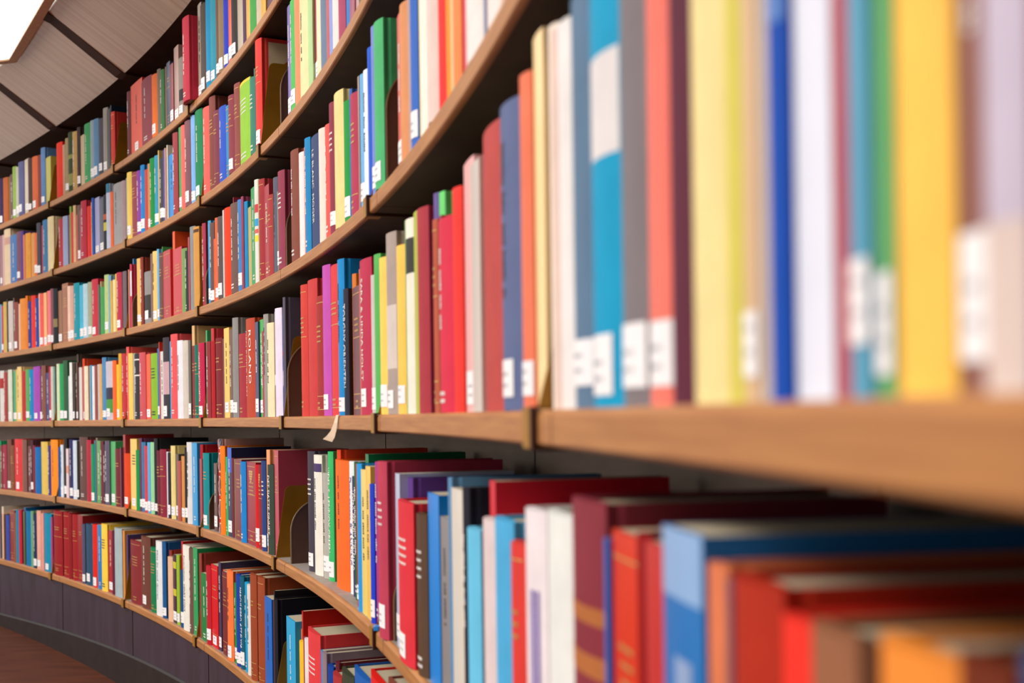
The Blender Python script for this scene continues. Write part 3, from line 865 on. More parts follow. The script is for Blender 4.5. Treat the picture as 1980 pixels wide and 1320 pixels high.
0|1.19582|1.20471|244|12|166|0|b8452c|T2:ROLAND~~DEN~RODA~PILEN|thick red book with white lettering on the fourth shelf from the top
0|1.20471|1.20805|231|12|158|0|3c3c68|w t|navy book with white lettering and white sticker on the fourth shelf from the top
0|1.20805|1.21168|234|12|160|0|34a848|w t|green book with white lettering and white sticker on the fourth shelf from the top
0|1.21168|1.21381|204|12|142|0|b03a48|t|
0|1.21381|1.21773|241|12|165|0|96928e|d|grey book with dark lettering on the fourth shelf from the top
0|1.21773|1.22383|216|12|149|0|e8dcb4|d|thick cream book with dark lettering on the fourth shelf from the top
0|1.22383|1.22612|239|12|163|0|9c8884|k:f0e8e8:.3:.4|
0|1.22612|1.23192|242|12|165|0|e4d8ec||white book, fourth shelf from the top, between brown and blue books
0|1.23192|1.23367|226|12|155|0|3c5cb4|k:c83838:.6:.64 k:e8e8f0:.3:.45|
0|1.23367|1.23552|261|12|177|0|5a5464|T:EIBL~TIDSALDER|
0|1.25033|1.25559|266|12|180|0|d04038|g|tall red book with gold lettering on the fourth shelf from the top
0|1.25559|1.26376|268|12|181|0|c83c3c||tall thick crimson book on the fourth shelf from the top
0|1.26376|1.27030|228|12|156|0|a02c2c|g|thick crimson book with gold lettering, fourth shelf from the top, between crimson and purple books
0|1.27030|1.27623|278|12|187|0|c050b0|w|tall thick purple book with white sticker on the fourth shelf from the top
0|1.27623|1.28488|269|12|182|0|d83e40|g|tall thick crimson book with gold lettering on the fourth shelf from the top
0|1.28488|1.28917|270|12|182|0|1488cc|w d|tall sky blue book, fourth shelf from the top, between tall thick crimson and black books
0|1.28917|1.29226|215|12|148|0|2c2838|T:TORGNY~ORIENTEN|black book with white lettering, fourth shelf from the top, between sky blue and ochre books
0|1.29226|1.29476|237|20|162|0|d8782c||
0|1.29476|1.30077|211|12|146|0|6c3440|g|thick maroon book with gold lettering, fourth shelf from the top, between ochre and coral books
0|1.30077|1.30263|234|12|160|0|c86a60||thin coral book on the fourth shelf from the top
0|1.30263|1.31120|241|12|165|0|b82c4c|w T:SARA~&~LINDA~HOLST|thick crimson book with white lettering and white sticker on the fourth shelf from the top
0|1.31120|1.31412|210|12|145|0|c8c4bc|w|pale grey book with white sticker on the fourth shelf from the top
0|1.31412|1.31791|236|12|161|0|58b058||green book, fourth shelf from the top, between pale grey and yellow books
0|1.31871|1.32322|224|12|154|0|f4cc60|w|yellow book with white sticker, fourth shelf from the top, between green and brown books
0|1.32322|1.32923|250|12|170|0|a89890|w k:d0c4bc:.25:.6|thick brown book with white sticker on the fourth shelf from the top
0|1.32923|1.33374|225|12|155|0|f4c458|w|yellow book with white sticker, fourth shelf from the top, between brown and pale green books
0|1.33374|1.33583|254|12|173|0|6a9c50||tall thin pale green book on the fourth shelf from the top
0|1.33583|1.34083|248|12|169|0|ece4d4|k:3c3c38:.72:.9|white book, fourth shelf from the top, between pale green and olive yellow books
0|1.34083|1.34357|251|12|170|0|b0b838||olive yellow book on the fourth shelf from the top
0|1.34357|1.34926|246|12|168|0|a83440||crimson book, fourth shelf from the top, between olive yellow and purple books
0|1.34926|1.35157|257|20|174|0|6a5898||
0|1.35157|1.35374|222|12|153|0|b85840|g|red book with gold lettering on the fourth shelf from the top
0|1.35374|1.35624|249|20|169|0|70d878||
0|1.35624|1.35755|219|12|151|0|902838||thin maroon book on the fourth shelf from the top
0|1.35755|1.36463|207|12|143|0|d42c48|t|thick crimson book with white lettering on the fourth shelf from the top
0|1.36463|1.36834|229|12|157|0|e83830||red book, fourth shelf from the top, between crimson and dusty pink books
0|1.36834|1.37338|248|12|169|0|f4b4b4|w|dusty pink book with white sticker on the fourth shelf from the top
0|1.37338|1.37761|235|12|160|0|cdc4bc||pale grey book, fourth shelf from the top, between dusty pink and red books
0|1.37761|1.38757|248|12|169|0|b84844||thick red book on the fourth shelf from the top
0|1.38757|1.39411|244|12|166|0|5c6890|w d|thick slate blue book, fourth shelf from the top, between thick red and tall salmon books
0|1.39411|1.39729|253|12|172|0|e87858|w|tall salmon book with white sticker on the fourth shelf from the top
0|1.39729|1.40035|274|12|185|0|fcdca0||tall yellow book on the fourth shelf from the top
0|1.40184|1.40417|264|12|179|0|f2e2d4||tall white book on the fourth shelf from the top
0|1.40417|1.40641|253|12|172|0|dcc0b4||tall beige book on the fourth shelf from the top
0|1.40641|1.41002|247|12|168|0|e8e2e0||white book, fourth shelf from the top, between beige and slate blue books
0|1.41002|1.41421|248|12|169|0|5c7894|w|slate blue book with white sticker on the fourth shelf from the top
0|1.41421|1.41979|247|12|168|0|0898c4|w k:ded8d8:.56:.79|sky blue book, fourth shelf from the top, between slate blue and grey books
0|1.41979|1.42425|231|12|158|0|7c7478|w|grey book with white sticker on the fourth shelf from the top
0|1.42425|1.42810|218|12|150|0|f47868|w|coral book with white sticker on the fourth shelf from the top
0|1.42810|1.43094|207|12|143|0|5c2438||plum book on the fourth shelf from the top
0|1.43094|1.43495|198|12|138|0|ecd898||short cream book on the fourth shelf from the top
0|1.43495|1.43709|250|12|170|0|d0c458||yellow book, fourth shelf from the top, between cream and tan books
0|1.43709|1.43856|250|12|170|0|d4b088|w|thin tan book with white sticker on the fourth shelf from the top
0|1.43856|1.43973|242|12|165|0|c0b0a8||thin pale grey book, fourth shelf from the top, between tan and blue books
0|1.43973|1.44130|235|12|161|0|0848ac|k:5a80c4:.55:.9|thin blue book, fourth shelf from the top, between pale grey and white books
0|1.44130|1.44413|216|12|149|0|e0e2f0||white book, fourth shelf from the top, between blue and crimson books
0|1.44413|1.44558|211|12|146|0|b04050|k:b86858:.72:.98|thin crimson book on the fourth shelf from the top
0|1.44558|1.44688|214|12|148|0|5098b8|w|thin sky blue book, fourth shelf from the top, between thin crimson and thin green books
0|1.44688|1.44785|204|12|141|0|60a868|w|thin green book with white sticker on the fourth shelf from the top
0|1.44785|1.45076|238|12|163|0|fcc458||yellow book, fourth shelf from the top, between green and maroon books
0|1.45076|1.45216|220|12|151|0|8a5850|w t|thin maroon book with white lettering and white sticker on the fourth shelf from the top
0|1.45216|1.45401|242|12|165|0|c4b8cc|k:d8c4bc:0:.16|thin pale grey book, fourth shelf from the top, between maroon and rose books
0|1.45401|1.45521|219|12|151|0|a04848||
0|1.45521|1.45658|248|12|169|0|405878||
0|1.45658|1.45771|242|12|165|0|c8b080||
-1|0.89823|0.90004|226|12|155|0|1f9060||
-1|0.90004|0.90423|205|12|142|0|86323e|t|
-1|0.90423|0.90870|209|12|144|0|a03a4c|t|
-1|0.90870|0.91412|234|12|160|0|7c4a42|w|
-1|0.91412|0.91853|207|12|143|0|86503a|g|
-1|0.91853|0.93013|236|12|162|0|d8383c|w t|thick crimson book with white lettering and white sticker on the fifth shelf from the top
-1|0.93013|0.93587|234|12|160|0|7f5a50||
-1|0.93587|0.94109|206|12|143|0|6e2a36|t|
-1|0.94109|0.94439|233|12|160|0|4e2a34|w t|
-1|0.94439|0.94722|210|12|145|0|802c38||
-1|0.94722|0.95469|203|12|141|0|0e68b0||
-1|0.95469|0.95932|227|12|156|0|dcb848||
-1|0.95932|0.96347|227|12|156|0|e0bc58||
-1|0.96347|0.96669|211|12|146|0|3a3c80|t|
-1|0.96669|0.97581|237|12|162|0|fa8c1c|d|thick orange book with dark lettering on the fifth shelf from the top
-1|0.97661|0.98078|207|12|143|0|0c4c8c||
-1|0.98078|0.98393|217|12|150|0|d4dce8|w d|
-1|0.98393|0.98752|244|12|166|0|2e2a2a|w|
-1|0.98752|0.99065|202|12|140|0|e0c8cc|k:e09070:.5:.65|
-1|0.99065|0.99643|240|12|164|0|2c2c60|w t|navy book, fifth shelf from the top, between white and white books
-1|0.99643|1.00085|236|12|162|0|ccd8e8|w|
-1|1.00085|1.00306|235|12|161|0|302c28|w|
-1|1.00306|1.01357|251|12|171|0|634440|t|thick dark maroon book with white lettering on the fifth shelf from the top
-1|1.01357|1.01878|240|12|164|0|b02c40||
-1|1.01878|1.02224|224|12|154|0|189060|w|
-1|1.02224|1.02354|239|12|163|0|1e8898||
-1|1.02354|1.02569|249|12|169|0|706858||
-1|1.02569|1.02956|238|12|163|0|4c9c4c|t|
-1|1.02956|1.03298|237|12|162|0|70343c|t|
-1|1.03298|1.03640|225|12|155|0|3c2c44|t|
-1|1.03640|1.04150|239|12|163|0|60586a|w t|dark plum book with white lettering and white sticker on the fifth shelf from the top
-1|1.04150|1.04742|237|12|162|0|48a860|w|green book with white sticker, fifth shelf from the top, between dark plum and maroon books
-1|1.04742|1.05414|211|12|146|0|742630|g|thick maroon book with gold lettering, fifth shelf from the top, between green and plum books
-1|1.05414|1.05498|217|12|149|0|6c4858||
-1|1.05498|1.05748|263|20|178|0|a83438||
-1|1.05748|1.06419|196|12|136|0|dc4414|w|short thick orange red book with white sticker on the fifth shelf from the top
-1|1.06499|1.07258|249|12|169|0|eec460|w D|thick yellow book with dark lettering and white sticker on the fifth shelf from the top
-1|1.07258|1.07610|211|12|146|0|149048||
-1|1.07610|1.07861|252|12|171|0|6a3858|w|
-1|1.07861|1.08290|239|12|163|0|4074a0|w|
-1|1.08290|1.08609|227|12|156|0|cc4454|w|
-1|1.08609|1.08927|239|12|163|0|3ca0d8|w T:SAMI~FARHAN~~SKRIFTER|
-1|1.08927|1.09303|240|12|164|0|98d09c|w|
-1|1.09303|1.09649|253|12|172|0|24282c|w|
-1|1.09649|1.10091|214|12|148|0|6c2030|g|
-1|1.10091|1.10776|219|12|151|0|8a2236|g|thick maroon book with gold lettering, fifth shelf from the top, between maroon and white books
-1|1.10776|1.10970|212|12|146|0|e4dcec||
-1|1.10970|1.11213|209|12|145|0|2c2830|w|
-1|1.11213|1.11650|232|12|159|0|e4d088|w|yellow book with white sticker on the fifth shelf from the top
-1|1.11650|1.11987|207|12|143|0|58483c|w|
-1|1.11987|1.12401|186|12|131|0|a4301c||
-1|1.12401|1.12756|202|12|140|0|cc801c|w|
-1|1.12756|1.13090|229|12|157|0|201c20|w|
-1|1.13090|1.13566|246|12|167|0|dcd8d8|d|white book with dark lettering on the fifth shelf from the top
-1|1.13566|1.14150|245|12|167|0|0f94d4|t|sky blue book with white lettering, fifth shelf from the top, between white and crimson books
-1|1.14150|1.14400|240|20|164|0|b01c20||
-1|1.14400|1.14661|199|12|139|0|a82c38||
-1|1.14753|1.15371|217|12|150|0|108890|w g|thick teal book with gold lettering and white sticker on the fifth shelf from the top
-1|1.15873|1.16220|191|12|133|0|64443e|w t|first dark maroon book right of the fourth bookend from left, fifth shelf from the top
-1|1.16220|1.16559|259|20|176|0|c8a8a0|J|
-1|1.16559|1.16712|204|12|142|0|b04a44||
-1|1.16712|1.17161|241|12|165|0|fb7c18|d|orange book with dark lettering on the fifth shelf from the top
-1|1.17161|1.17384|212|12|146|0|28b468|t|
-1|1.17384|1.17830|238|12|163|0|202048|w t k:1454c8:.72:1|navy book, fifth shelf from the top, between green and thin maroon books
-1|1.17830|1.18030|211|12|146|0|702838||
-1|1.18030|1.18218|209|12|144|0|8c7c48||
-1|1.18218|1.18933|210|12|145|0|7c2c34|g|thick maroon book, fifth shelf from the top, between thin olive yellow and sky blue books
-1|1.18933|1.19402|205|12|142|0|1480cc|t|sky blue book with white lettering, fifth shelf from the top, between maroon and maroon books
-1|1.19402|1.20342|207|12|144|0|9a1c28|G|thick maroon book, fifth shelf from the top, between sky blue and crimson books
-1|1.20342|1.20674|202|12|140|0|cc141c|w|crimson book with white sticker, fifth shelf from the top, between maroon and maroon books
-1|1.20674|1.21036|203|12|141|0|8c2a30|G|maroon book with gold lettering, fifth shelf from the top, between crimson and blue books
-1|1.21036|1.21396|214|12|148|0|24407c|w b|blue book, fifth shelf from the top, between maroon and tan books
-1|1.21396|1.21670|241|12|165|0|f0a070|w|tan book with white sticker on the fifth shelf from the top
-1|1.21670|1.22193|207|12|143|0|364438|T:DET~SJATTE~SINNET|dark green book with white lettering, fifth shelf from the top, between tan and crimson books
-1|1.22193|1.22588|242|12|165|0|b84454|g|crimson book with gold lettering on the fifth shelf from the top
-1|1.24556|1.24784|217|30|149|0|1878c0||
-1|1.24784|1.25325|246|30|168|0|443c48|w b|dark plum book, fifth shelf from the top, between sky blue and thick white books
-1|1.25325|1.25960|240|30|164|0|e8e4d8|d k:4a3a68:.86:.93|thick white book with dark lettering on the fifth shelf from the top
-1|1.25960|1.26377|206|32|143|0|b0aca4|w d|pale grey book with dark lettering and white sticker on the fifth shelf from the top
-1|1.26377|1.26737|249|35|169|0|38b868|w T:VIDEL~S~~LENNOX~GREEN|green book with white lettering and white sticker on the fifth shelf from the top
-1|1.26737|1.26987|253|41|172|0|e84c28||
-1|1.26987|1.28080|236|32|161|0|f86820|d|thick orange red book with dark lettering on the fifth shelf from the top
-1|1.28080|1.28388|236|35|161|0|e8ecf0|TB:Dona~resana~PLANNING|white book with blue lettering on the fifth shelf from the top
-1|1.28388|1.28693|211|35|146|0|383c60|T:LEXERO~~BERIDEN~AV~EN~FARAO|navy book with white lettering on the fifth shelf from the top
-1|1.28693|1.29113|236|32|161|0|0c6038|t|dark green book with white lettering, fifth shelf from the top, between navy and green books
-1|1.29113|1.29363|252|38|171|0|0c7848||
-1|1.29363|1.29653|237|20|162|0|b03c24|w|red book with white sticker on the fifth shelf from the top
-1|1.29653|1.29812|227|12|155|0|e8c850||thin yellow book on the fifth shelf from the top
-1|1.29812|1.30114|239|10|163|0|2494dc||sky blue book, fifth shelf from the top, between yellow and yellow books
-1|1.30114|1.30527|231|10|158|0|ecd070|d|yellow book with dark lettering, fifth shelf from the top, between sky blue and yellow books
-1|1.30527|1.30907|238|8|163|0|f0c458|d|yellow book with dark lettering, fifth shelf from the top, between yellow and blue books
-1|1.30907|1.31157|212|8|147|0|1c3cc8|w|blue book with white sticker on the fifth shelf from the top
-1|1.31157|1.31429|247|12|168|0|a83880|t|mauve book with white lettering on the fifth shelf from the top
-1|1.31517|1.31631|248|12|169|0|e03434||thin red book on the fifth shelf from the top
-1|1.31631|1.31881|231|20|158|0|e4d4c4||
-1|1.31881|1.32420|251|4|170|0|b83c54|w b|crimson book, fifth shelf from the top, between cream and lavender books
-1|1.32708|1.33012|237|8|162|0|b8c0d8|w|lavender book with white sticker on the fifth shelf from the top
-1|1.33012|1.33262|232|20|159|0|5c3888||
-1|1.33262|1.34258|206|0|143|0|d8303c|w b|thick crimson book, fifth shelf from the top, between purple and short dark brown books
-1|1.34258|1.34754|196|12|137|0|584030|b|short dark brown book with white bands of lettering on the fifth shelf from the top
-1|1.34754|1.35389|224|12|154|0|0c84dc||thick sky blue book, fifth shelf from the top, between dark brown and grey books
-1|1.35389|1.35933|201|12|139|0|8c8888|d|grey book with dark lettering on the fifth shelf from the top
-1|1.35933|1.36099|248|12|169|0|5c88b0||thin sky blue book on the fifth shelf from the top
-1|1.36099|1.36703|238|12|163|0|dcd4c8||thick white book, fifth shelf from the top, between sky blue and black books
-1|1.36703|1.36973|242|12|165|0|1c1c28|t|black book with white lettering on the fifth shelf from the top
-1|1.36973|1.37450|205|12|142|0|68c0e4||sky blue book, fifth shelf from the top, between black and crimson books
-1|1.37450|1.37700|253|20|172|0|d0142c||
-1|1.37700|1.38276|221|12|152|0|dcc8c8||white book, fifth shelf from the top, between crimson and sky blue books
-1|1.38276|1.38931|227|12|156|0|4ca8d8||thick sky blue book, fifth shelf from the top, between white and red books
-1|1.38931|1.39372|213|12|147|0|d83c34|g|red book with gold lettering, fifth shelf from the top, between sky blue and white books
-1|1.39372|1.39969|244|12|166|0|e8dce0|v:6a50a0:.25:.7:0:.76|thick white book, fifth shelf from the top, between red and white books
-1|1.39969|1.40714|247|12|168|0|e4e4e0||thick white book, fifth shelf from the top, between white and maroon books
-1|1.40714|1.41495|262|12|177|0|86303c|k:b06838:.72:.76 k:b06838:.6:.65 k:b06838:.5:.54|tall thick maroon book on the fifth shelf from the top
-1|1.41495|1.41585|243|12|166|0|2c60b4||thin blue book on the fifth shelf from the top
-1|1.41585|1.42135|249|12|170|0|d8381c|g|red book with gold lettering, fifth shelf from the top, between blue and maroon books
-1|1.42135|1.42333|253|12|172|0|860008||tall thin maroon book on the fifth shelf from the top
-1|1.42333|1.42633|251|12|170|0|c43430||crimson book, fifth shelf from the top, between maroon and sky blue books
-1|1.42633|1.43202|262|12|178|0|2474bc|k:8cb0dc:.88:1 v:90a8d0:-.3:.5:.55:.78 v:90a8d0:-.4:.6:.25:.42|tall sky blue book on the fifth shelf from the top
-1|1.43202|1.43431|252|12|171|0|d87850||salmon book on the fifth shelf from the top
-1|1.43431|1.43497|248|12|169|0|705060||thin plum book, fifth shelf from the top, between salmon and red books
-1|1.43497|1.43961|252|12|171|0|ac2c18||red book, fifth shelf from the top, between plum and red books
-1|1.43961|1.44194|244|12|166|0|ec3428||red book, fifth shelf from the top, between red and rust brown books
-1|1.44194|1.44519|246|12|168|0|946044||rust brown book on the fifth shelf from the top
-1|1.44519|1.44651|247|12|168|0|54301c||thin dark brown book on the fifth shelf from the top
-1|1.44651|1.45080|251|12|170|0|ec8c38||orange book on the fifth shelf from the top
-1|1.45080|1.45318|255|12|173|0|6c2c18||tall dark brown book on the fifth shelf from the top
-1|1.45318|1.45540|260|12|176|0|34507c||
-1|1.45540|1.45762|265|12|180|0|a89058||
-2|0.89686|0.89802|211|12|146|0|443858||
-2|0.89802|0.90052|245|20|167|0|dcc8b4||
-2|0.90052|0.90267|214|12|148|0|e4b490||
-2|0.90267|0.90613|211|12|146|0|4c3024||
-2|0.90613|0.91051|210|12|145|0|3c4ca4||
-2|0.91051|0.91723|237|12|162|0|8a3026|g|
-2|0.91723|0.92031|226|12|155|0|8c5440||
-2|0.92031|0.92409|242|12|165|0|1c80a8||
-2|0.92409|0.92782|244|12|166|0|c02438||
-2|0.92782|0.93011|257|20|174|0|0c5c94||
-2|0.93011|0.93250|240|12|164|0|50603c||
-2|0.93250|0.93952|244|12|167|0|0c70a4||thick sky blue book on the bottom shelf
-2|0.93952|0.94300|247|12|168|0|70a07c||
-2|0.94300|0.94894|237|12|162|0|1c2c50|w t|
-2|0.94894|0.95386|255|12|173|0|e4a894|w|
-2|0.95386|0.95679|246|12|167|0|e09890||
-2|0.95679|0.96650|248|12|169|0|0c88ac|w|thick sky blue book with white sticker on the bottom shelf
-2|0.96650|0.96862|236|12|161|0|a83870||
-2|0.97055|0.98181|269|12|182|0|96181e|g|tall thick maroon book with gold lettering, bottom shelf, between mauve and maroon books
-2|0.98181|0.98937|269|12|182|0|9a1a20|g|tall thick maroon book, bottom shelf, between tall thick maroon and tall maroon books
-2|0.98937|0.99359|266|12|180|0|90161c||
-2|0.99359|1.00012|266|12|180|0|9c1c20|g|tall thick maroon book, bottom shelf, between tall maroon and tall thick maroon books
-2|1.00012|1.00633|267|12|181|0|941a20|g|tall thick maroon book with gold lettering, bottom shelf, between maroon and navy books
-2|1.00633|1.00983|235|12|161|0|50506c|w|
-2|1.00983|1.01808|239|12|163|0|2c4c68|w|thick slate blue book with white sticker on the bottom shelf
-2|1.01808|1.02445|243|12|166|0|dc2414|w|thick red book with white sticker on the bottom shelf
-2|1.02445|1.02988|244|12|166|0|0c7cbc|t|sky blue book with white lettering, bottom shelf, between red and yellow books
-2|1.02988|1.03681|253|12|172|0|f4cc48|D|tall thick yellow book with dark lettering on the bottom shelf
-2|1.03681|1.04244|232|12|159|0|a81430|w t|crimson book with white lettering and white sticker, bottom shelf, between yellow and plum books
-2|1.04244|1.04600|236|12|161|0|601c34||
-2|1.04600|1.05484|250|12|170|0|a4b4b8||thick pale grey book on the bottom shelf
-2|1.05484|1.05711|246|12|167|0|dc9040||
-2|1.05711|1.05856|232|20|159|0|5c4878||
-2|1.06336|1.07616|221|12|152|0|84282c|g|thick maroon book with gold lettering, bottom shelf, between purple and maroon books
-2|1.07616|1.08680|245|12|167|0|6c3c30|w t|thick maroon book with white lettering and white sticker on the bottom shelf
-2|1.08680|1.09442|216|12|149|0|0c7848|g|thick green book with gold lettering on the bottom shelf
-2|1.09442|1.10166|244|12|167|0|e4e4e4|TB:Mitt~liv~med~djuren|thick white book with blue lettering on the bottom shelf
-2|1.10166|1.10562|247|12|168|0|18548c|w|petrol blue book with white sticker on the bottom shelf
-2|1.10562|1.10812|222|20|153|0|943428||
-2|1.10812|1.11293|205|12|142|0|e4b898||cream book, bottom shelf, between maroon and black books
-2|1.11293|1.11654|216|12|149|0|3c2438|w k:c8c030:.8:.9 k:c8c030:.4:.5|
-2|1.11654|1.11949|218|12|150|0|98b82c|w|
-2|1.11949|1.12146|264|20|178|0|b81418||
-2|1.12146|1.12472|177|12|124|0|0c4884|w|
-2|1.12472|1.13197|259|12|175|0|e8e4d8|TK:Frederiksholde~~HENRY~KONX|tall thick white book with black lettering on the bottom shelf
-2|1.13197|1.13605|255|12|173|0|6c5044|t|tall dark brown book with white lettering on the bottom shelf
-2|1.13605|1.14087|261|12|177|0|28a05c|t|tall green book with white lettering on the bottom shelf
-2|1.14167|1.14407|249|12|170|0|943c30||
-2|1.14407|1.15093|195|12|136|0|168040|t|short thick green book with white lettering on the bottom shelf
-2|1.15093|1.15521|225|12|155|0|b81c2c|w t|crimson book with white lettering and white sticker, bottom shelf, between green and crimson books
-2|1.15521|1.16214|233|12|160|0|d80c1c|g w|thick crimson book with gold lettering and white sticker on the bottom shelf
-2|1.16214|1.16488|246|12|167|0|403858|w t|dark plum book with white lettering and white sticker on the bottom shelf
-2|1.16488|1.16738|228|20|156|0|e86048||
-2|1.16738|1.17273|227|12|156|0|78282c|g|maroon book with gold lettering on the bottom shelf
-2|1.17273|1.17356|181|12|127|0|ecc888||
-2|1.17356|1.17928|239|12|163|0|f4783c|w d|orange red book with dark lettering and white sticker on the bottom shelf
-2|1.17928|1.18223|211|12|146|0|108840|w t|
-2|1.18223|1.18636|238|12|162|0|143c9c|w|blue book with white sticker on the bottom shelf
-2|1.18636|1.18987|238|12|163|0|0c5870|w T:MARCUS~BIRRO~~ATT~FLYGA|petrol blue book with white lettering and white sticker on the bottom shelf
-2|1.18987|1.19349|227|12|156|0|1c98c8|t|sky blue book with white lettering, bottom shelf, between petrol blue and white books
-2|1.19349|1.19766|226|12|155|0|dcd8d4|d|white book with dark lettering on the bottom shelf
-2|1.19766|1.20353|260|12|176|0|984424|g|tall rust brown book with gold lettering on the bottom shelf
-2|1.20353|1.21003|261|12|177|0|984424|g|tall thick rust brown book with gold lettering on the bottom shelf
-2|1.21003|1.21707|220|12|152|0|1868c4|d|thick blue book with dark lettering on the bottom shelf
-2|1.21707|1.21809|242|20|165|0|1c1820||
-2|1.21809|1.21960|221|12|152|0|4c2c38||
-2|1.21960|1.22238|228|12|157|0|1c1820|T:HENDRIK~LANG|
-2|1.23146|1.23982|207|12|143|0|24a8dc|t|thick sky blue book with white lettering on the bottom shelf
-2|1.23982|1.24232|192|26|134|0|e87c38||
-2|1.24232|1.24357|235|20|161|0|c01c14||
-2|1.24357|1.24708|176|12|124|0|f0bc2c||
-2|1.24708|1.24890|190|12|133|0|8c3038||
-2|1.24890|1.25172|191|12|133|0|e4dcdc||
-2|1.25172|1.26272|219|12|151|0|dc3c40|b|thick red book with white bands of lettering on the bottom shelf
-2|1.26272|1.26676|193|12|135|0|0c8cd4||
-2|1.26676|1.26986|199|12|139|0|8c7880||
-2|1.26986|1.27372|181|12|127|0|0c3c94||
-2|1.27372|1.27622|194|20|135|0|5c1c28||
-2|1.27622|1.28264|182|12|128|0|a83030||
-2|1.28264|1.29234|203|12|141|0|3c4030||
-2|1.29234|1.30594|227|12|156|0|1c5cac||
-2|1.30594|1.31957|250|12|170|0|dc1c14||
-2|1.31957|1.33250|269|12|182|0|884838||
-2|1.33250|1.34535|285|12|190|0|305c88||
-2|1.34535|1.35784|285|12|190|0|8c8078||'''
SNAME = {3: 'top shelf', 2: 'second shelf', 1: 'third shelf', 0: 'fourth shelf', -1: 'fifth shelf', -2: 'bottom shelf'}
rest = MB()
REST_M = [M['cloth'], M['gloss'], M['page'], M['label'], M['ink'], M['gold']]
IDX = {id(m): i for i, m in enumerate(REST_M)}
for ln in BOOKS.split('\n'):
    k, a, b, h, rec, dep, lean, col, fl, lab = ln.split('|')
    k = int(k); a = float(a); b = float(b); h = int(h)/1000; rec = int(rec)/1000; dep = int(dep)/1000; lean = float(lean)
    fl = fl.split()
    rng = random.Random(ln[:24])
    th = (a + b)/2
    pa, pb = curve(a, max(rec, 0.0))[0], curve(b, max(rec, 0.0))[0]
    w_ = (pb - pa).length
    jit = rng.uniform(-0.002, 0.0035) if rec < 0.1 else 0
    p, t, n = curve(th, max(0.003, rec + jit) if rec >= 0 else rec)
    cover, page, parts, txt, dims, paper = book_meshes(w_, h, dep, col, fl, rng)
    mw = Matrix.Translation((p.x, p.y, ZB[k] + T + 0.0002)) @ Matrix(((t.x, n.x, 0, 0), (t.y, n.y, 0, 0), (0, 0, 1, 0), (0, 0, 0, 1)))
    if lean: mw = mw @ Matrix.Rotation(math.radians(lean*0.5), 4, 'Y')
    cm = M['gloss'] if paper else M['cloth']
    if lab:
        o = cover.build('book', [cm])
        o.matrix_world = mw
        tag(o, lab, 'book', 'books on the ' + SNAME[k])
        page.build('page_block', [M['page']], o)
        for nm, pm, mats, l_ in parts:
            c = pm.build(nm, mats, o)
            if l_: c['label'] = l_
        if txt:
            c = text_mesh(txt[0], txt[1], dims[0], dims[1], dims[2], txt[2]).build('title', [M['ink']], o)
            c['label'] = 'lettering running down the spine'
    else:
        rest.add(cover, mw, [IDX[id(cm)]]); rest.add(page, mw, [IDX[id(M['page'])]])
        for nm, pm, mats, l_ in parts: rest.add(pm, mw, [IDX[id(x)] for x in mats])
o = rest.build('books', REST_M)
tag(o, 'many narrow or far books filling the gaps along all six curved shelves', 'books', None, 'stuff')

# ---------------------------------------------------------------- bookends
ENDS = '''3|E|0.97243|164|1
3|E|1.05374|163|2
3|H|1.14133|100|3
2|E|0.97627|163|1
2|E|1.06693|107|2
2|E|1.15265|195|3
2|E|1.21632|200|4
2|A|1.23404|160|5
1|H|0.97419|100|1
1|E|1.06505|161|2
1|A|1.07096|147|3
1|E|1.14872|177|4
1|A|1.15425|146|5
1|A|1.23769|159|6
1|H|1.31432|100|7
1|A|1.32382|181|8
0|E|0.97480|145|1
0|H|1.06193|100|2
0|E|1.15118|138|3
0|E|1.23572|176|4
0|A|1.23722|168|5
0|E|1.31811|101|6
0|H|1.40124|100|7
-1|H|0.97601|100|1
-1|E|1.06439|90|2
-1|H|1.14693|100|3
-1|A|1.15440|124|4
-1|E|1.22608|161|5
-1|A|1.23794|138|6
-1|H|1.31457|100|7
-1|A|1.32450|109|8
-2|E|0.96882|153|1
-2|E|1.05918|156|2
-2|E|1.14107|170|3
-2|E|1.22258|133|4'''
ORD = ['', 'first', 'second', 'third', 'fourth', 'fifth', 'sixth', 'seventh', 'eighth', 'ninth', 'tenth', 'eleventh']
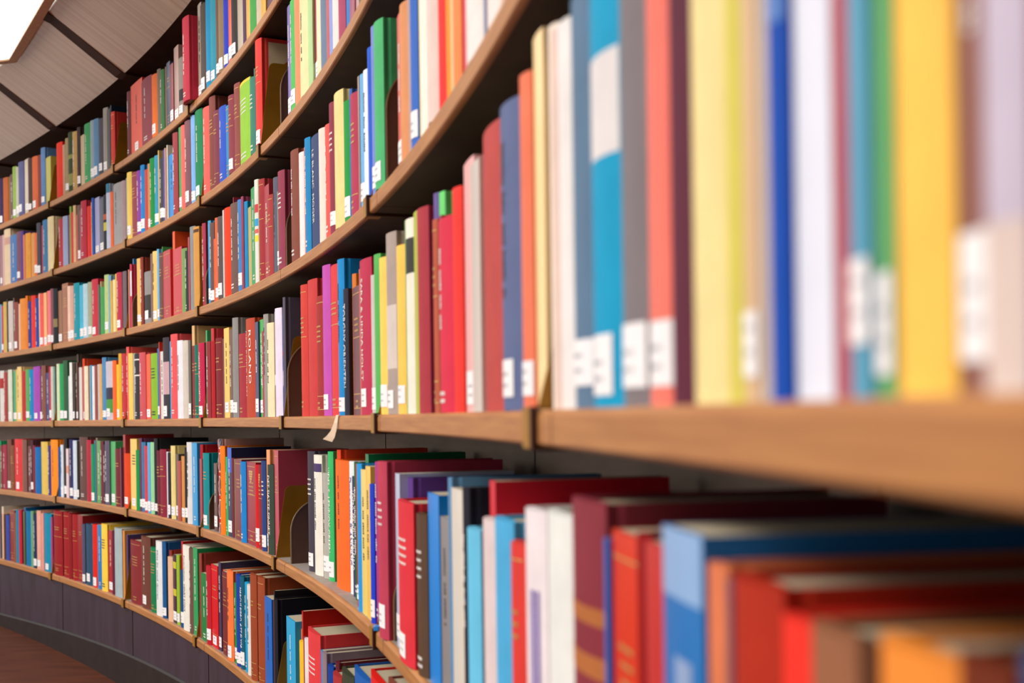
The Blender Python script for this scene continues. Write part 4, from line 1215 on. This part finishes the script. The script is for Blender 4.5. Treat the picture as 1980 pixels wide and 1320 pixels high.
for ln in ENDS.split('\n'):
    k, sty, th, h, n_ = ln.split('|')
    k = int(k); th = float(th); h = int(h)/1000
    p, t, n = curve(th, 0.0)
    z = ZB[k] + T
    mw = Matrix.Translation((p.x, p.y, z + 0.0003)) @ Matrix(((t.x, n.x, 0, 0), (t.y, n.y, 0, 0), (0, 0, 1, 0), (0, 0, 0, 1)))
    arcs = lambda cy, cz, r, a0, a1, m_: [(cy + r*math.cos(math.radians(a0 + (a1 - a0)*i/m_)), cz + r*math.sin(math.radians(a0 + (a1 - a0)*i/m_))) for i in range(m_ + 1)]
    mb = MB()
    if sty in 'EH':
        r = 0.014
        out = [(0.004, 0)] + arcs(0.026 + r, h - r, r, 175, 90, 6) + arcs(0.118 - r, h - r, r, 90, 0, 6) + [(0.125, 0)]
        mb.prism(out, 'x', -0.0007, 0.0007)
        mb.box(-0.0007, 0.0007 if sty == 'H' else 0.0045, 0.004, 0.125, 0.0, 0.0012)
        o = mb.build('bookend', [M['brass']])
        cl = MB()
        for x0, x1, f_, mi in ((-0.017, 0.012, 0.0034, 0), (0.012, 0.019, 0.0046, 1)):
            cl.box(x0, x1, -f_, -0.0004, -T - f_ + 0.0008, 0.0022, mi)
            cl.box(x0, x1, -0.0004, 0.0022, 0.0002, 0.0022, mi)
            cl.box(x0, x1, -0.0004, 0.10 if mi else 0.02, -T - f_ + 0.0008, -T - 0.0006, mi)
        c = cl.build('shelf_clip', [M['brass'], M['rib']], o)
        c['label'] = 'brass clip gripping the shelf edge'
        if sty == 'H':
            lab = 'brass bookend wedged between books, its clip showing, %s from left on the %s' % (ORD[int(n_)], SNAME[k])
        else: lab = 'brass plate bookend with slanted front, %s bookend from left on the %s' % (ORD[int(n_)], SNAME[k])
    else:
        r = min(0.075, h*0.5)
        out = [(0.010, 0)] + arcs(0.010 + r, h - r, r, 180, 90, 10) + [(0.13, h), (0.13, 0)]
        mb.prism(out, 'x', -0.0015, 0.0015)
        o = mb.build('bookend', [M['enamel']])
        rim = MB()
        oo = out[:12]; ii = [(y + 0.002, zz) for y, zz in [out[0]]] + arcs(0.010 + r, h - r, r - 0.002, 180, 90, 10)
        rim.prism(oo + ii[::-1], 'x', -0.0022, 0.0022)
        c = rim.build('rim', [M['rim']], o)
        c['label'] = 'pale metal rim'
        lab = 'dark brown bookend with rounded top, %s bookend from left on the %s' % (ORD[int(n_)], SNAME[k])
    o.matrix_world = mw
    tag(o, lab, 'bookend', 'metal bookends')

# ---------------------------------------------------------------- small things on the shelf edges
p, t, n = curve(1.2875, -0.0015)
o_m = Matrix.Translation((p.x, p.y, ZB[0])) @ Matrix(((t.x, n.x, 0, 0), (t.y, n.y, 0, 0), (0, 0, 1, 0), (0, 0, 0, 1)))
mb = MB()
up = [(0.002, 0.004, T + 0.0012), (0.001, -0.001, T + 0.0008), (0.000, -0.005, 0.012), (-0.004, -0.010, -0.002), (-0.006, -0.016, -0.010), (-0.008, -0.023, -0.016)]
dn = [(0.012, 0.004, T + 0.0012), (0.012, 0.001, T + 0.0006), (0.010, -0.0006, 0.012), (0.006, -0.002, -0.002), (0.004, -0.005, -0.014), (0.002, -0.009, -0.021)]
for i in range(5):
    a, b, c, d = up[i], dn[i], dn[i+1], up[i+1]
    mb.poly([a, b, c, d]); off = lambda v: (v[0] + 0.0003, v[1] - 0.0006, v[2] + 0.0002); mb.poly([off(a), off(d), off(c), off(b)])
o = mb.build('paper_scrap', [M['scrap']]); o.matrix_world = o_m
tag(o, 'torn scrap of pale paper hanging over the edge of the fourth shelf', 'paper')
p, t, n = curve(1.3160, 0.002)
mb = MB(); mb.prism([(-0.006, -0.004), (0.005, -0.006), (0.008, 0.0), (0.006, 0.006), (-0.004, 0.007), (-0.008, 0.002)], 'z', 0, 0.006)
o = mb.build('plastic_tab', [M['tab']])
o.matrix_world = Matrix.Translation((p.x, p.y, ZB[-1] + T + 0.0003)) @ Matrix(((t.x, n.x, 0, 0), (t.y, n.y, 0, 0), (0, 0, 1, 0), (0, 0, 0, 1)))
tag(o, 'small bright blue plastic tab lying on the front edge of the fifth shelf', 'tab')
